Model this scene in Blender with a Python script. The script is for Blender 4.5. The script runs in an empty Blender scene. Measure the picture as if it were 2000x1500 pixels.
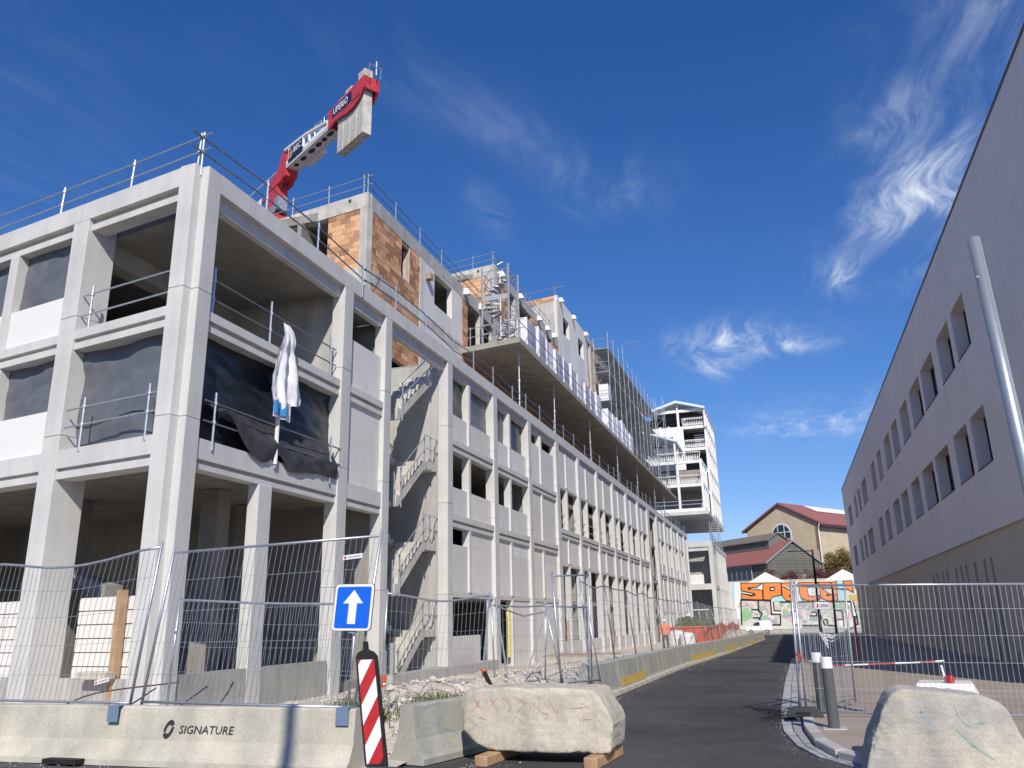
import bpy, math, random
from mathutils import Vector, Matrix
random.seed(7)
sc = bpy.context.scene
col = sc.collection
R_ = math.radians

# ------------------------------------------------------------------ camera
cam = bpy.data.cameras.new('camera'); camo = bpy.data.objects.new('camera', cam); col.objects.link(camo)
cam.sensor_width = 36.0; cam.lens = 28.44; cam.clip_start = 0.1; cam.clip_end = 3000
right = Vector((0.94859452, 0.31579137, -0.02107707)); down = Vector((-0.10827867, 0.26123509, -0.95918296)); fwd = Vector((-0.29739564, 0.9121579, 0.28199965))
mw = Matrix(((right.x, -down.x, -fwd.x, 0), (right.y, -down.y, -fwd.y, 0), (right.z, -down.z, -fwd.z, 0), (0, 0, 0, 1)))
camo.matrix_world = mw          # eye level is z = 0; the street lies about 1.75 m below
sc.camera = camo

# ------------------------------------------------------------------ sky, sun, exposure
SUN = Vector((0.41, -1.0, 0.80)).normalized()
elev = math.asin(SUN.z); azim = math.atan2(SUN.x, SUN.y)
world = bpy.data.worlds.new('World'); sc.world = world; world.use_nodes = True
nt = world.node_tree; nt.nodes.clear()
def wn(t, **k):
    n = nt.nodes.new(t)
    for a, v in k.items(): setattr(n, a, v)
    return n
def wl(a, b): nt.links.new(a, b)
out = wn('ShaderNodeOutputWorld'); bg = wn('ShaderNodeBackground'); bg.inputs[1].default_value = SKY_STRENGTH = 0.128
sky = wn('ShaderNodeTexSky'); sky.sky_type = 'NISHITA'; sky.sun_disc = False
sky.sun_elevation = elev; sky.sun_rotation = azim; sky.altitude = 200; sky.air_density = 1.0; sky.dust_density = 0.0; sky.ozone_density = 7.0
tc = wn('ShaderNodeTexCoord')
sep = wn('ShaderNodeSeparateXYZ'); wl(tc.outputs['Generated'], sep.inputs[0])
def wm(op, a, b=None, c=None):
    n = wn('ShaderNodeMath', operation=op)
    for i, v in enumerate((a, b, c)):
        if v is None: continue
        if isinstance(v, (int, float)): n.inputs[i].default_value = v
        else: wl(v, n.inputs[i])
    return n.outputs[0]
zc = wm('MAXIMUM', sep.outputs[2], 0.03)
px = wm('DIVIDE', sep.outputs[0], zc); py = wm('DIVIDE', sep.outputs[1], zc)      # a flat cirrus layer seen from below
comb = wn('ShaderNodeCombineXYZ'); wl(px, comb.inputs[0]); wl(py, comb.inputs[1])
def wnoise(scale, detail, rough, stretch=(1, 1, 1), rot=0.0, dist=0.0):
    mp = wn('ShaderNodeMapping'); mp.inputs['Scale'].default_value = stretch; mp.inputs['Rotation'].default_value = (0, 0, rot)
    wl(comb.outputs[0], mp.inputs[0])
    n = wn('ShaderNodeTexNoise'); n.inputs['Scale'].default_value = scale; n.inputs['Detail'].default_value = detail
    n.inputs['Roughness'].default_value = rough; n.inputs['Distortion'].default_value = dist
    wl(mp.outputs[0], n.inputs[0]); return n.outputs[0]
def blob(cx, cy, rx, ry, amp, rot=0.0):
    c, s = math.cos(rot), math.sin(rot)
    dx = wm('SUBTRACT', px, cx); dy = wm('SUBTRACT', py, cy)
    a = wm('DIVIDE', wm('ADD', wm('MULTIPLY', dx, c), wm('MULTIPLY', dy, s)), rx)
    b = wm('DIVIDE', wm('SUBTRACT', wm('MULTIPLY', dy, c), wm('MULTIPLY', dx, s)), ry)
    q = wm('ADD', wm('MULTIPLY', a, a), wm('MULTIPLY', b, b))
    return wm('MULTIPLY', wm('EXPONENT', wm('MULTIPLY', q, -1.0)), amp)
wn1 = wn('ShaderNodeTexNoise'); wn1.inputs['Scale'].default_value = 2.2; wn1.inputs['Detail'].default_value = 1.2; wl(comb.outputs[0], wn1.inputs[0])
wsub = wn('ShaderNodeVectorMath', operation='SUBTRACT'); wl(wn1.outputs['Color'], wsub.inputs[0]); wsub.inputs[1].default_value = (.5, .5, .5)
wsc = wn('ShaderNodeVectorMath', operation='SCALE'); wl(wsub.outputs[0], wsc.inputs[0]); wsc.inputs['Scale'].default_value = .36
wadd = wn('ShaderNodeVectorMath', operation='ADD'); wl(comb.outputs[0], wadd.inputs[0]); wl(wsc.outputs[0], wadd.inputs[1]); comb = wadd     # wind-sheared layer
wisp = wnoise(3.4, 9, 0.60, (1.0, 0.5, 1), 0.35, 0.15)
fine = wnoise(15.0, 9, 0.66, (1.0, 0.14, 1), 0.30, 0.25)
soft = wnoise(1.6, 4, 0.5, (1, 0.6, 1), 0.3, 0.3)
blobs = [blob(0.45, 2.0, .10, .27, .85, -.1), blob(0.36, 2.12, .08, .20, .75), blob(0.30, 1.68, .06, .12, .6), blob(.26, 2.5, .06, .14, .9),
         blob(-.10, 2.98, .20, .17, 1.0, .1), blob(-.18, 3.28, .10, .20, 1.0), blob(.08, 3.16, .15, .10, .8),
         blob(-.47, 1.42, .08, .42, .13, -.45), blob(-.3, 1.76, .12, .14, .15), blob(.50, 1.38, .18, .18, .28), blob(.35, 4.6, .5, .45, .5),
         blob(-.62, 1.75, .05, .14, .18), blob(.9, 2.2, .4, .5, .8), blob(1.6, 1.2, .6, .5, .6), blob(-2.4, .6, .8, .6, .5), blob(.6, -1.8, .9, .7, .5)]
tot = blobs[0]
for b in blobs[1:]: tot = wm('ADD', tot, b)
mix = wm('ADD', wm('MULTIPLY', wisp, .55), wm('MULTIPLY', fine, .50))
sst = wn('ShaderNodeMapRange', interpolation_type='SMOOTHSTEP'); wl(mix, sst.inputs[0]); sst.inputs['From Min'].default_value = .43; sst.inputs['From Max'].default_value = .78
dens = wm('MULTIPLY', tot, wm('MULTIPLY', sst.outputs[0], 1.08))
veil = wm('MULTIPLY', tot, .05)
dn = wn('ShaderNodeClamp'); wl(wm('ADD', dens, veil), dn.inputs[0]); dn.inputs[2].default_value = .92
sepc = wn('ShaderNodeSeparateColor'); wl(sky.outputs[0], sepc.inputs[0]); cmb = wn('ShaderNodeCombineColor')   # deeper, more saturated blue, as the camera recorded it
for i_, (ga, pw) in enumerate(((0.47, 1.42), (0.67, 1.08), (1.17, .88))): wl(wm('MULTIPLY', wm('POWER', sepc.outputs[i_], pw), ga), cmb.inputs[i_])
mixc = wn('ShaderNodeMix', data_type='RGBA'); mixc.inputs['B'].default_value = (7.2, 7.7, 8.4, 1)
wl(dn.outputs[0], mixc.inputs['Factor']); wl(cmb.outputs[0], mixc.inputs['A'])
wl(mixc.outputs['Result'], bg.inputs[0]); wl(bg.outputs[0], out.inputs[0])

sun = bpy.data.lights.new('sun', 'SUN'); sun.energy = 4.5; sun.angle = R_(0.53); sun.color = (1.0, .93, .84)
suno = bpy.data.objects.new('sun', sun); col.objects.link(suno)
suno.rotation_euler = SUN.to_track_quat('Z', 'Y').to_euler(); suno.location = SUN * 60
sc.view_settings.view_transform = 'Standard'; sc.view_settings.look = 'None'; sc.view_settings.exposure = 0.0; sc.view_settings.gamma = 1.0
sc.render.engine = 'CYCLES'; sc.cycles.max_bounces = 6; sc.cycles.diffuse_bounces = 4; sc.cycles.glossy_bounces = 2; sc.cycles.transmission_bounces = 4; sc.cycles.transparent_max_bounces = 8

# ------------------------------------------------------------------ helpers
def zg(y): return -1.68 - .007 * y          # level of the street, falling gently away from the camera
def nrm(c): return (c[0], c[1], c[2], 1)
def mat(name, c, rough=.8, var=.12, scale=1.2, bump=.0, bscale=30, metal=0.0, c2=None, streak=0.0, fine=.0, rnd=0.0, spec=.3, rlo=None, alpha=None, trans=None):
    m = bpy.data.materials.new(name); m.use_nodes = True; t = m.node_tree; N = t.nodes; L = t.links
    b = N['Principled BSDF']; b.inputs['Roughness'].default_value = rough; b.inputs['Metallic'].default_value = metal
    b.inputs['Specular IOR Level'].default_value = spec
    tcn = N.new('ShaderNodeTexCoord')
    no = N.new('ShaderNodeTexNoise'); no.inputs['Scale'].default_value = scale; no.inputs['Detail'].default_value = 6; no.inputs['Roughness'].default_value = .6
    L.new(tcn.outputs['Object'], no.inputs[0])
    rp = N.new('ShaderNodeValToRGB'); lo = c2 if c2 else tuple(v * (1 - var) for v in c); hi = c if c2 else tuple(min(1, v * (1 + var)) for v in c)
    rp.color_ramp.elements[0].color = nrm(lo); rp.color_ramp.elements[1].color = nrm(hi); rp.color_ramp.elements[0].position = .3; rp.color_ramp.elements[1].position = .7
    L.new(no.outputs[0], rp.inputs[0]); cur = rp.outputs[0]
    def mult(fac, amt):
        nonlocal cur
        mr = N.new('ShaderNodeMapRange'); mr.inputs['From Min'].default_value = .3; mr.inputs['From Max'].default_value = .7
        mr.inputs['To Min'].default_value = 1 - amt; mr.inputs['To Max'].default_value = 1 + amt * .6; L.new(fac, mr.inputs[0])
        mx = N.new('ShaderNodeVectorMath'); mx.operation = 'SCALE'; L.new(cur, mx.inputs[0]); L.new(mr.outputs[0], mx.inputs['Scale']); cur = mx.outputs[0]
    if streak:
        mp = N.new('ShaderNodeMapping'); mp.inputs['Scale'].default_value = (1.7, 1.7, .16); L.new(tcn.outputs['Object'], mp.inputs[0])
        n2 = N.new('ShaderNodeTexNoise'); n2.inputs['Scale'].default_value = 1.6; n2.inputs['Detail'].default_value = 5; L.new(mp.outputs[0], n2.inputs[0]); mult(n2.outputs[0], streak)
    if fine:
        n3 = N.new('ShaderNodeTexNoise'); n3.inputs['Scale'].default_value = bscale; n3.inputs['Detail'].default_value = 5; L.new(tcn.outputs['Object'], n3.inputs[0]); mult(n3.outputs[0], fine)
    if rnd:
        oi = N.new('ShaderNodeObjectInfo'); mult(oi.outputs['Random'], rnd)
    L.new(cur, b.inputs['Base Color'])
    if bump:
        nb = N.new('ShaderNodeTexNoise'); nb.inputs['Scale'].default_value = bscale; nb.inputs['Detail'].default_value = 6; L.new(tcn.outputs['Object'], nb.inputs[0])
        bp = N.new('ShaderNodeBump'); bp.inputs['Strength'].default_value = bump; bp.inputs['Distance'].default_value = .02; L.new(nb.outputs[0], bp.inputs['Height']); L.new(bp.outputs[0], b.inputs['Normal'])
    if alpha is not None: b.inputs['Alpha'].default_value = alpha
    if trans is not None: b.inputs['Transmission Weight'].default_value = trans
    return m
M = {}
M['conc'] = mat('precast_concrete', (.60, .592, .568), .85, .09, .8, .14, 40, streak=.07, fine=.07)
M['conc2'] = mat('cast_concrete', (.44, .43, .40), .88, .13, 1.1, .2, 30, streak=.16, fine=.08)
M['panel'] = mat('panel_concrete', (.69, .676, .645), .85, .07, 1.1, .10, 45, streak=.035, fine=.05, rnd=.07)
M['rough'] = mat('raw_concrete', (.56, .54, .48), .9, .22, 1.6, .35, 22, streak=.18, fine=.12)
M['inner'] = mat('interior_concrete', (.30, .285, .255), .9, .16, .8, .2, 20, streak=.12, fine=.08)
M['white'] = mat('white_insulated_panel', (.80, .79, .75), .7, .03, .8)
M['brick'] = mat('clay_block', (.56, .29, .16), .9, .14, 5, .35, 60, rnd=.34, fine=.10)
M['brickp'] = mat('pale_clay_block', (.66, .40, .22), .9, .14, 5, .35, 60, rnd=.26, fine=.10)
M['mortar'] = mat('mortar', (.42, .36, .30), .95, .15, 4, .2)
M['steel'] = mat('galvanised_steel', (.55, .57, .60), .42, .14, 9, metal=.75, spec=.5)
M['dsteel'] = mat('shade_side_steel_tube', (.22, .23, .25), .5, .2, 7, metal=.6, spec=.5)  # street-side guard rails: their shadow-side darkness is put into the base colour
M['gsteel'] = mat('dull_steel', (.42, .44, .46), .5, .15, 6, metal=.5)
M['tarp'] = mat('black_plastic_sheet', (.020, .024, .031), .30, .25, 1.6, .05, 9, spec=.5)
M['tarpg'] = mat('grey_plastic_sheet', (.125, .135, .15), .40, .22, 1.6, .06, 9, spec=.5)
M['glassd'] = mat('dark_glazing', (.02, .03, .05), .12, .2, .6, spec=.6)
M['cloth'] = mat('white_tarpaulin', (.80, .80, .80), .6, .06, 3, .1, 8)
M['blue'] = mat('blue_print', (.06, .30, .62), .5, .05)
M['asph'] = mat('asphalt', (.080, .078, .075), .88, .34, .32, .6, 60, fine=.34, streak=.12, spec=.25)
M['aspho'] = mat('old_asphalt', (.10, .10, .10), .9, .2, .6, .4, 70, fine=.25)
M['dirt'] = mat('limestone_ground', (.60, .54, .45), .95, .22, 1.3, .6, 14, fine=.22)
M['rub'] = mat('limestone_rubble', (.70, .64, .54), .95, .2, 3, .4, 20, fine=.15, rnd=.1)
M['sand'] = mat('beige_path', (.36, .30, .24), .95, .12, 1.2, .3, 60, fine=.15)
M['kerb'] = mat('granite_kerb', (.46, .44, .41), .85, .14, 2, .2, 60, fine=.14, rnd=.12)
M['pave'] = mat('granite_sett', (.40, .40, .40), .8, .16, 3, .25, 60, fine=.16, rnd=.16)
M['barr'] = mat('barrier_concrete', (.52, .49, .40), .9, .16, 1.5, .25, 26, streak=.15, fine=.10)
M['barrg'] = mat('grey_barrier_concrete', (.40, .39, .34), .9, .14, 1.6, .22, 26, streak=.16, fine=.10)
M['stone'] = mat('rough_block', (.66, .595, .46), .95, .20, 2.6, .38, 55, c2=(.44, .41, .35), fine=.18, streak=.12)
M['stoneg'] = mat('weathered_block', (.58, .53, .42), .95, .24, 2.0, .35, 55, c2=(.34, .33, .31), fine=.18, streak=.16)
M['render'] = mat('grey_render', (.85, .785, .735), .95, .045, .35, .15, 120, fine=.03, streak=.035)
M['renderb'] = mat('beige_render', (.62, .55, .43), .95, .06, .5, .15, 120, fine=.03)
M['wframe'] = mat('maroon_frame', (.10, .05, .05), .4, .1)
M['ink'] = mat('dark_print', (.035, .037, .042), .7, .25, 14)
M['inkw'] = mat('white_print', (.82, .82, .82), .5, .03)
M['signb'] = mat('sign_blue', (.006, .13, .72), .35, .03, 1.0, spec=.5)
M['red'] = mat('warning_red', (.48, .025, .03), .45, .12, 5)
M['wred'] = mat('crane_red', (.55, .055, .065), .4, .08, 1.5)
M['wwhite'] = mat('crane_white', (.80, .80, .78), .45, .05, 1.2)
M['black'] = mat('black_rubber', (.018, .018, .018), .75, .2, 6)
M['dark'] = mat('deep_grey', (.05, .052, .056), .7, .15, 3)
M['yellow'] = mat('faded_yellow_paint', (.62, .44, .10), .8, .2, 6, fine=.2)
M['orange'] = mat('orange_paint', (.62, .10, .03), .55, .15, 2.5)
M['hivis'] = mat('hi_vis_orange', (.95, .20, .03), .7, .06, 6)
M['skin'] = mat('skin', (.45, .27, .19), .6, .05)
M['wood'] = mat('timber', (.47, .30, .17), .85, .2, 4, .2, 30, streak=.15)
M['woodg'] = mat('weathered_timber', (.36, .28, .2), .9, .2, 4, .2, 30)
M['hoard'] = mat('hoarding_sheet', (.78, .76, .70), .55, .05, 1)
M['lav'] = mat('wrapped_blocks', (.58, .56, .62), .4, .08, 3, spec=.5)
M['lavw'] = mat('white_wrap', (.74, .74, .76), .4, .05, 3, spec=.5)
M['stripe'] = mat('purple_print', (.30, .20, .36), .5, .05)
M['tower'] = mat('tower_white_paint', (.78, .78, .77), .6, .05, .6)
M['roofm'] = mat('pale_metal_roof', (.62, .70, .78), .45, .04, 1)
M['rroof'] = mat('red_tile_roof', (.33, .13, .115), .8, .14, 1.0, .1, 20)
M['stucco'] = mat('ochre_stucco', (.60, .50, .34), .9, .10, .35, fine=.06, streak=.05)
M['wboard'] = mat('green_grey_boards', (.17, .17, .145), .8, .14, .8, rnd=.12)
M['gwall'] = mat('painted_wall', (.62, .62, .54), .9, .16, .5)
M['gor'] = mat('spray_orange', (.80, .25, .06), .8, .08, 1)
M['gbl'] = mat('spray_black', (.025, .022, .022), .8, .1)
M['gwh'] = mat('spray_white', (.80, .80, .76), .8, .05)
M['gcy'] = mat('spray_cyan', (.38, .66, .72), .8, .1, 1)
M['ggr'] = mat('spray_green', (.30, .50, .28), .8, .14, .8)
M['gpk'] = mat('spray_pink', (.62, .48, .46), .8, .14, .8)
M['gpu'] = mat('spray_grey', (.38, .38, .44), .8, .14, .8)
M['leaf'] = mat('foliage', (.16, .12, .035), .8, .35, .7, rnd=.0)
M['leafg'] = mat('weeds', (.10, .13, .04), .8, .3, 3)
M['leafr'] = mat('creeper', (.13, .05, .05), .85, .45, .5)
M['bark'] = mat('bark', (.12, .09, .06), .9, .2, 4)
M['vanw'] = mat('van_white', (.80, .80, .80), .25, .02, 1, spec=.6)
M['bag'] = mat('bulk_bag', (.70, .70, .70), .7, .08, 3, .2, 10)
M['boll'] = mat('bollard_grey', (.10, .105, .11), .5, .06)
M['pole'] = mat('aluminium_pole', (.40, .43, .46), .38, .05, 2, metal=.55, spec=.5)
M['blu2'] = mat('blue_plate', (.22, .30, .42), .4, .1, metal=.3)
M['gred'] = mat('spray_red', (.50, .10, .10), .8, .1); M['sred'] = mat('faded_red_spray', (.52, .27, .22), .9, .2, 14); M['gblu'] = mat('spray_blue', (.24, .38, .50), .9, .2, 12); M['gteal'] = mat('spray_teal', (.27, .40, .36), .9, .2, 12)

class MB:
    def __init__(s): s.v = []; s.f = []; s.smooth = False
    def quad(s, *p):
        n = len(s.v); s.v += [tuple(q) for q in p]; s.f.append(tuple(range(n, n + len(p)))); return s
    def hexa(s, b, t):                       # two rings of 4 (bottom, top), same order
        n = len(s.v); s.v += [tuple(q) for q in b] + [tuple(q) for q in t]
        s.f += [(n+3, n+2, n+1, n), (n+4, n+5, n+6, n+7)] + [(n+i, n+(i+1) % 4, n+4+(i+1) % 4, n+4+i) for i in range(4)]; return s
    def box(s, x0, x1, y0, y1, z0, z1):
        return s.hexa([(x0, y0, z0), (x1, y0, z0), (x1, y1, z0), (x0, y1, z0)], [(x0, y0, z1), (x1, y0, z1), (x1, y1, z1), (x0, y1, z1)])
    def fbox(s, F, u0, u1, d0, d1, z0, z1):  # box in a frame F: u along, d inward, z up
        return s.hexa([F(u0, d0, z0), F(u1, d0, z0), F(u1, d1, z0), F(u0, d1, z0)], [F(u0, d0, z1), F(u1, d0, z1), F(u1, d1, z1), F(u0, d1, z1)])
    def prism(s, poly, vec):                 # planar polygon (3d points) pushed along vec
        n = len(s.v); k = len(poly); vec = Vector(vec); s.v += [tuple(p) for p in poly] + [tuple(Vector(p) + vec) for p in poly]
        s.f += [tuple(range(n + k - 1, n - 1, -1)), tuple(range(n + k, n + 2 * k))] + [(n+i, n+(i+1) % k, n+k+(i+1) % k, n+k+i) for i in range(k)]; return s
    def tube(s, pts, r, k=6, r2=None):
        pts = [Vector(p) for p in pts]; m = len(pts); n = len(s.v)
        up = None
        for i, p in enumerate(pts):
            d = (pts[min(i+1, m-1)] - pts[max(i-1, 0)]).normalized()
            a = d.orthogonal().normalized() if up is None else (up - d * up.dot(d)).normalized(); up = a
            b = d.cross(a); rr = r if r2 is None else r + (r2 - r) * i / (m - 1)
            s.v += [tuple(p + (a * math.cos(2*math.pi*j/k) + b * math.sin(2*math.pi*j/k)) * rr) for j in range(k)]
        for i in range(m - 1):
            for j in range(k):
                s.f.append((n+i*k+j, n+i*k+(j+1) % k, n+(i+1)*k+(j+1) % k, n+(i+1)*k+j))
        s.f += [tuple(n+j for j in range(k-1, -1, -1)), tuple(n+(m-1)*k+j for j in range(k))]; return s
    def grid(s, fn, nu, nv):
        n = len(s.v); s.v += [tuple(fn(i/nu, j/nv)) for j in range(nv+1) for i in range(nu+1)]
        s.f += [(n+j*(nu+1)+i, n+j*(nu+1)+i+1, n+(j+1)*(nu+1)+i+1, n+(j+1)*(nu+1)+i) for j in range(nv) for i in range(nu)]; return s
    def mesh(s, name, m, off=Vector((0, 0, 0)), smooth=False):
        me = bpy.data.meshes.new(name); me.from_pydata([tuple(Vector(p) - off) for p in s.v], [], s.f)
        me.materials.append(M[m] if isinstance(m, str) else m)
        if smooth: me.polygons.foreach_set('use_smooth', [True] * len(me.polygons))
        me.update(); return me
def tag(o, label=None, cat=None, group=None, kind=None):
    if label: o['label'] = label
    if cat: o['category'] = cat
    if group: o['group'] = group
    if kind: o['kind'] = kind
    return o
WL = {}                                      # world origin of each object (no rotations on roots)
def root(name, loc, label, cat, group=None):
    o = bpy.data.objects.new(name, None); col.objects.link(o); o.location = loc; WL[o] = Vector(loc); o.empty_display_size = .2
    return tag(o, label, cat, group)
def add(mb, name, m, parent=None, loc=None, bevel=0, smooth=False, solid=0):
    if loc is None:
        xs = [p[0] for p in mb.v]; ys = [p[1] for p in mb.v]; zs = [p[2] for p in mb.v]
        loc = Vector(((min(xs)+max(xs))/2, (min(ys)+max(ys))/2, min(zs)))
    loc = Vector(loc); o = bpy.data.objects.new(name, mb.mesh(name, m, loc, smooth)); col.objects.link(o); WL[o] = loc
    o.location = loc - (WL[parent] if parent else Vector((0, 0, 0)))
    if parent: o.parent = parent
    if bevel:
        bm = o.modifiers.new('bevel', 'BEVEL'); bm.width = bevel; bm.segments = 1; bm.limit_method = 'ANGLE'
    if solid:
        sm = o.modifiers.new('solid', 'SOLIDIFY'); sm.thickness = solid; sm.offset = 0
    return o
def bx(name, m, parent, x0, x1, y0, y1, z0, z1, **k): return add(MB().box(x0, x1, y0, y1, z0, z1), name, m, parent, **k)
def struct(o): o['kind'] = 'structure'; return o
def dup(o, dv, parent=None, label=None):
    c = o.copy(); col.objects.link(c); WL[c] = WL[o] + Vector(dv)
    if parent is None: c.location = o.location + Vector(dv)
    else: c.parent = parent
    if label: c['label'] = label
    for ch in [q for q in KIDS.get(o, o.children)]:
        d = ch.copy(); col.objects.link(d); d.parent = c; WL[d] = WL[ch] + Vector(dv)
        for g in ch.children:
            e = g.copy(); col.objects.link(e); e.parent = d
    return c
KIDS = {}
def text_mesh(body, size, name, m, parent, origin, ux, uy, extrude=.002, bold=0.0, shear=0.0, align='LEFT', sx=1.0):
    """flat lettering laid on a surface: ux, uy are the writing and up directions"""
    cu = bpy.data.curves.new(name, 'FONT'); cu.body = body; cu.size = size; cu.extrude = extrude; cu.offset = bold; cu.shear = shear; cu.align_x = align; cu.resolution_u = 2
    to = bpy.data.objects.new(name, cu); me = to.to_mesh(); V = [v.co.copy() for v in me.vertices]; F = [tuple(p.vertices) for p in me.polygons]; to.to_mesh_clear(); bpy.data.objects.remove(to); bpy.data.curves.remove(cu)
    ux = Vector(ux).normalized(); uy = Vector(uy).normalized(); uz = ux.cross(uy); origin = Vector(origin)
    mb = MB(); mb.v = [tuple(origin + ux * v.x * sx + uy * v.y + uz * v.z) for v in V]; mb.f = F
    return add(mb, name, m, parent)
def vnoise(x, y, z=0.0):
    from mathutils import noise
    return noise.noise(Vector((x, y, z)))
def fbm(x, y, z=0.0):
    from mathutils import noise
    return noise.fractal(Vector((x, y, z)), 1.0, 2.0, 4)

# ================================================================== THE SETTING
g = MB(); 
for (a, b) in ((-300, 0), (0, 160), (160, 900)):
    g.quad((-700, a, zg(a)-.03), (700, a, zg(a)-.03), (700, b, zg(b)-.03), (-700, b, zg(b)-.03))
struct(add(g, 'ground', 'aspho', loc=(0, 0, 0)))
# road: right edge follows the kerb, left edge the barriers
redge = [(.57, 11.31), (.19, 11.82), (-.11, 12.81), (-.33, 14.61), (-.41, 16.9), (-.42, 20.1), (-.41, 27), (-.27, 41), (.1, 62), (.29, 76.6), (.45, 105), (.5, 128)]
ledge = [(-4.2, 11.3), (-4.3, 14.6), (-4.36, 20.3), (-4.36, 29.6), (-4.3, 36), (-3.8, 49.8), (-3.3, 70), (-3.05, 95), (-4.5, 112), (-6, 128)]
def lerp_edge(e, y):
    if y <= e[0][1]: return e[0][0]
    for (a, b) in zip(e, e[1:]):
        if a[1] <= y <= b[1]: return a[0] + (b[0]-a[0]) * (y-a[1]) / (b[1]-a[1])
    return e[-1][0]
ys = sorted(set([p[1] for p in redge] + [p[1] for p in ledge]))
rd = MB()
for a, b in zip(ys, ys[1:]):
    rd.quad((lerp_edge(ledge, a), a, zg(a)), (lerp_edge(redge, a), a, zg(a)), (lerp_edge(redge, b), b, zg(b)), (lerp_edge(ledge, b), b, zg(b)))
rd.quad((-40, -30, zg(-30)), (30, -30, zg(-30)), (30, 9.2, zg(9.2)), (-40, 9.2, zg(9.2)))
rd.quad((-5.2, 9.2, zg(9.2)), (2.4, 9.2, zg(9.2)), (.57, 11.3, zg(11.3)), (-4.2, 11.3, zg(11.3)))
struct(add(rd, 'road', 'asph', loc=(0, 0, 0)))
sq = MB(); sq.quad((-25, 128, zg(128)-.005), (18, 128, zg(128)-.005), (18, 150, zg(150)), (-25, 150, zg(150)))
struct(add(sq, 'yard', mat('pale_yard', (.34, .32, .28), .9, .15, .4), loc=(0, 0, 0)))
# pavement on the right, .1 m up
pav = MB(); ins = [(.95, 11.2), (.5, 12.0), (.28, 13.0), (.16, 14.7), (.13, 18.9), (.16, 26), (.25, 36), (.5, 60), (.65, 76), (.8, 105), (.9, 128)]
for a, b in zip(ins, ins[1:]):
    pav.quad((a[0], a[1], zg(a[1])+.1), (7.49, a[1], zg(a[1])+.1), (7.49, b[1], zg(b[1])+.1), (b[0], b[1], zg(b[1])+.1))
pav.quad((7.49, 4, zg(4)+.1), (30, 4, zg(4)+.1), (30, 18.9, zg(18.9)+.1), (7.49, 18.9, zg(18.9)+.1)); pav.quad((2.6, 9.6, zg(9.6)+.1), (7.49, 9.6, zg(9.6)+.1), (7.49, 11.2, zg(11.2)+.1), (.95, 11.2, zg(11.2)+.1))
pavo = struct(add(pav, 'pavement', 'sand', loc=(0, 0, 0)))
dk = MB(); dk.quad((.8, 12.6, zg(12.6)+.104), (2.7, 12.0, zg(12)+.104), (2.5, 14.2, zg(14.2)+.104), (.95, 14.4, zg(14.4)+.104))
add(dk, 'tactile_strip', 'pave', pavo)
for k in range(9): bx('tactile_rib', 'pave', pavo, .98, 2.45, 12.75+k*.18, 12.80+k*.18, zg(13)+.105, zg(13)+.118)
# kerb stones and gutter setts, each a piece
kerbo = struct(bpy.data.objects.new('kerb', None)); col.objects.link(kerbo); WL[kerbo] = Vector((0, 0, 0))
def along(path, step):
    res = []; carry = 0
    for (a, b) in zip(path, path[1:]):
        L = math.dist(a, b); n = max(1, round(L/step))
        for i in range(n): res.append((a[0]+(b[0]-a[0])*i/n, a[1]+(b[1]-a[1])*i/n))
    res.append(path[-1]); return res
kin = along(ins[::-1], .95)[::-1]
kp = kin[:60]
for (a, b) in zip(kp, kp[1:]):
    t = Vector((b[0]-a[0], b[1]-a[1], 0)).normalized(); nl = Vector((-t.y, t.x, 0)) * .17
    g_ = t * .008; A = Vector((a[0], a[1], 0)) + g_; B = Vector((b[0], b[1], 0)) - g_
    f = lambda P, q, h: (P.x + nl.x*q, P.y + nl.y*q, zg(P.y) + h)
    add(MB().hexa([f(A, 0, -.1), f(B, 0, -.1), f(B, 1, -.1), f(A, 1, -.1)], [f(A, 0, .115), f(B, 0, .115), f(B, 1, .105), f(A, 1, .105)]), 'kerb_stone', 'kerb', kerbo, bevel=.012)
for (a, b) in zip(kin[:34], kin[1:35]):
    ra, rb = lerp_edge(redge, a[1]), lerp_edge(redge, b[1])
    for h in range(2):
        for q in range(2):
            ax = a[0]-.18 + (ra-a[0]+.18)*h/2; ax1 = a[0]-.18 + (ra-a[0]+.18)*(h+1)/2; bx0 = b[0]-.18 + (rb-b[0]+.18)*h/2; bx1 = b[0]-.18 + (rb-b[0]+.18)*(h+1)/2
            y0 = a[1]+(b[1]-a[1])*q/2; y1 = a[1]+(b[1]-a[1])*(q+1)/2
            P = lambda f0, f1, y: (f0 + (f1-f0)*((y-a[1])/(b[1]-a[1]) if b[1] != a[1] else 0))
            e = .008; z = lambda y: zg(y)+.012+random.uniform(0, .006)
            add(MB().hexa([(P(ax, bx0, y0)-e, y0+e, zg(y0)-.05), (P(ax1, bx1, y0)+e, y0+e, zg(y0)-.05), (P(ax1, bx1, y1)+e, y1-e, zg(y1)-.05), (P(ax, bx0, y1)-e, y1-e, zg(y1)-.05)],
                          [(P(ax, bx0, y0)-e, y0+e, z(y0)), (P(ax1, bx1, y0)+e, y0+e, z(y0)), (P(ax1, bx1, y1)+e, y1-e, z(y1)), (P(ax, bx0, y1)-e, y1-e, z(y1))]), 'gutter_sett', 'pave', kerbo)
lk = along([(-4.34, 19.3), (-4.36, 29.6), (-4.3, 36), (-3.8, 49.8), (-3.3, 70), (-3.05, 95)], 1.0)
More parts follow.
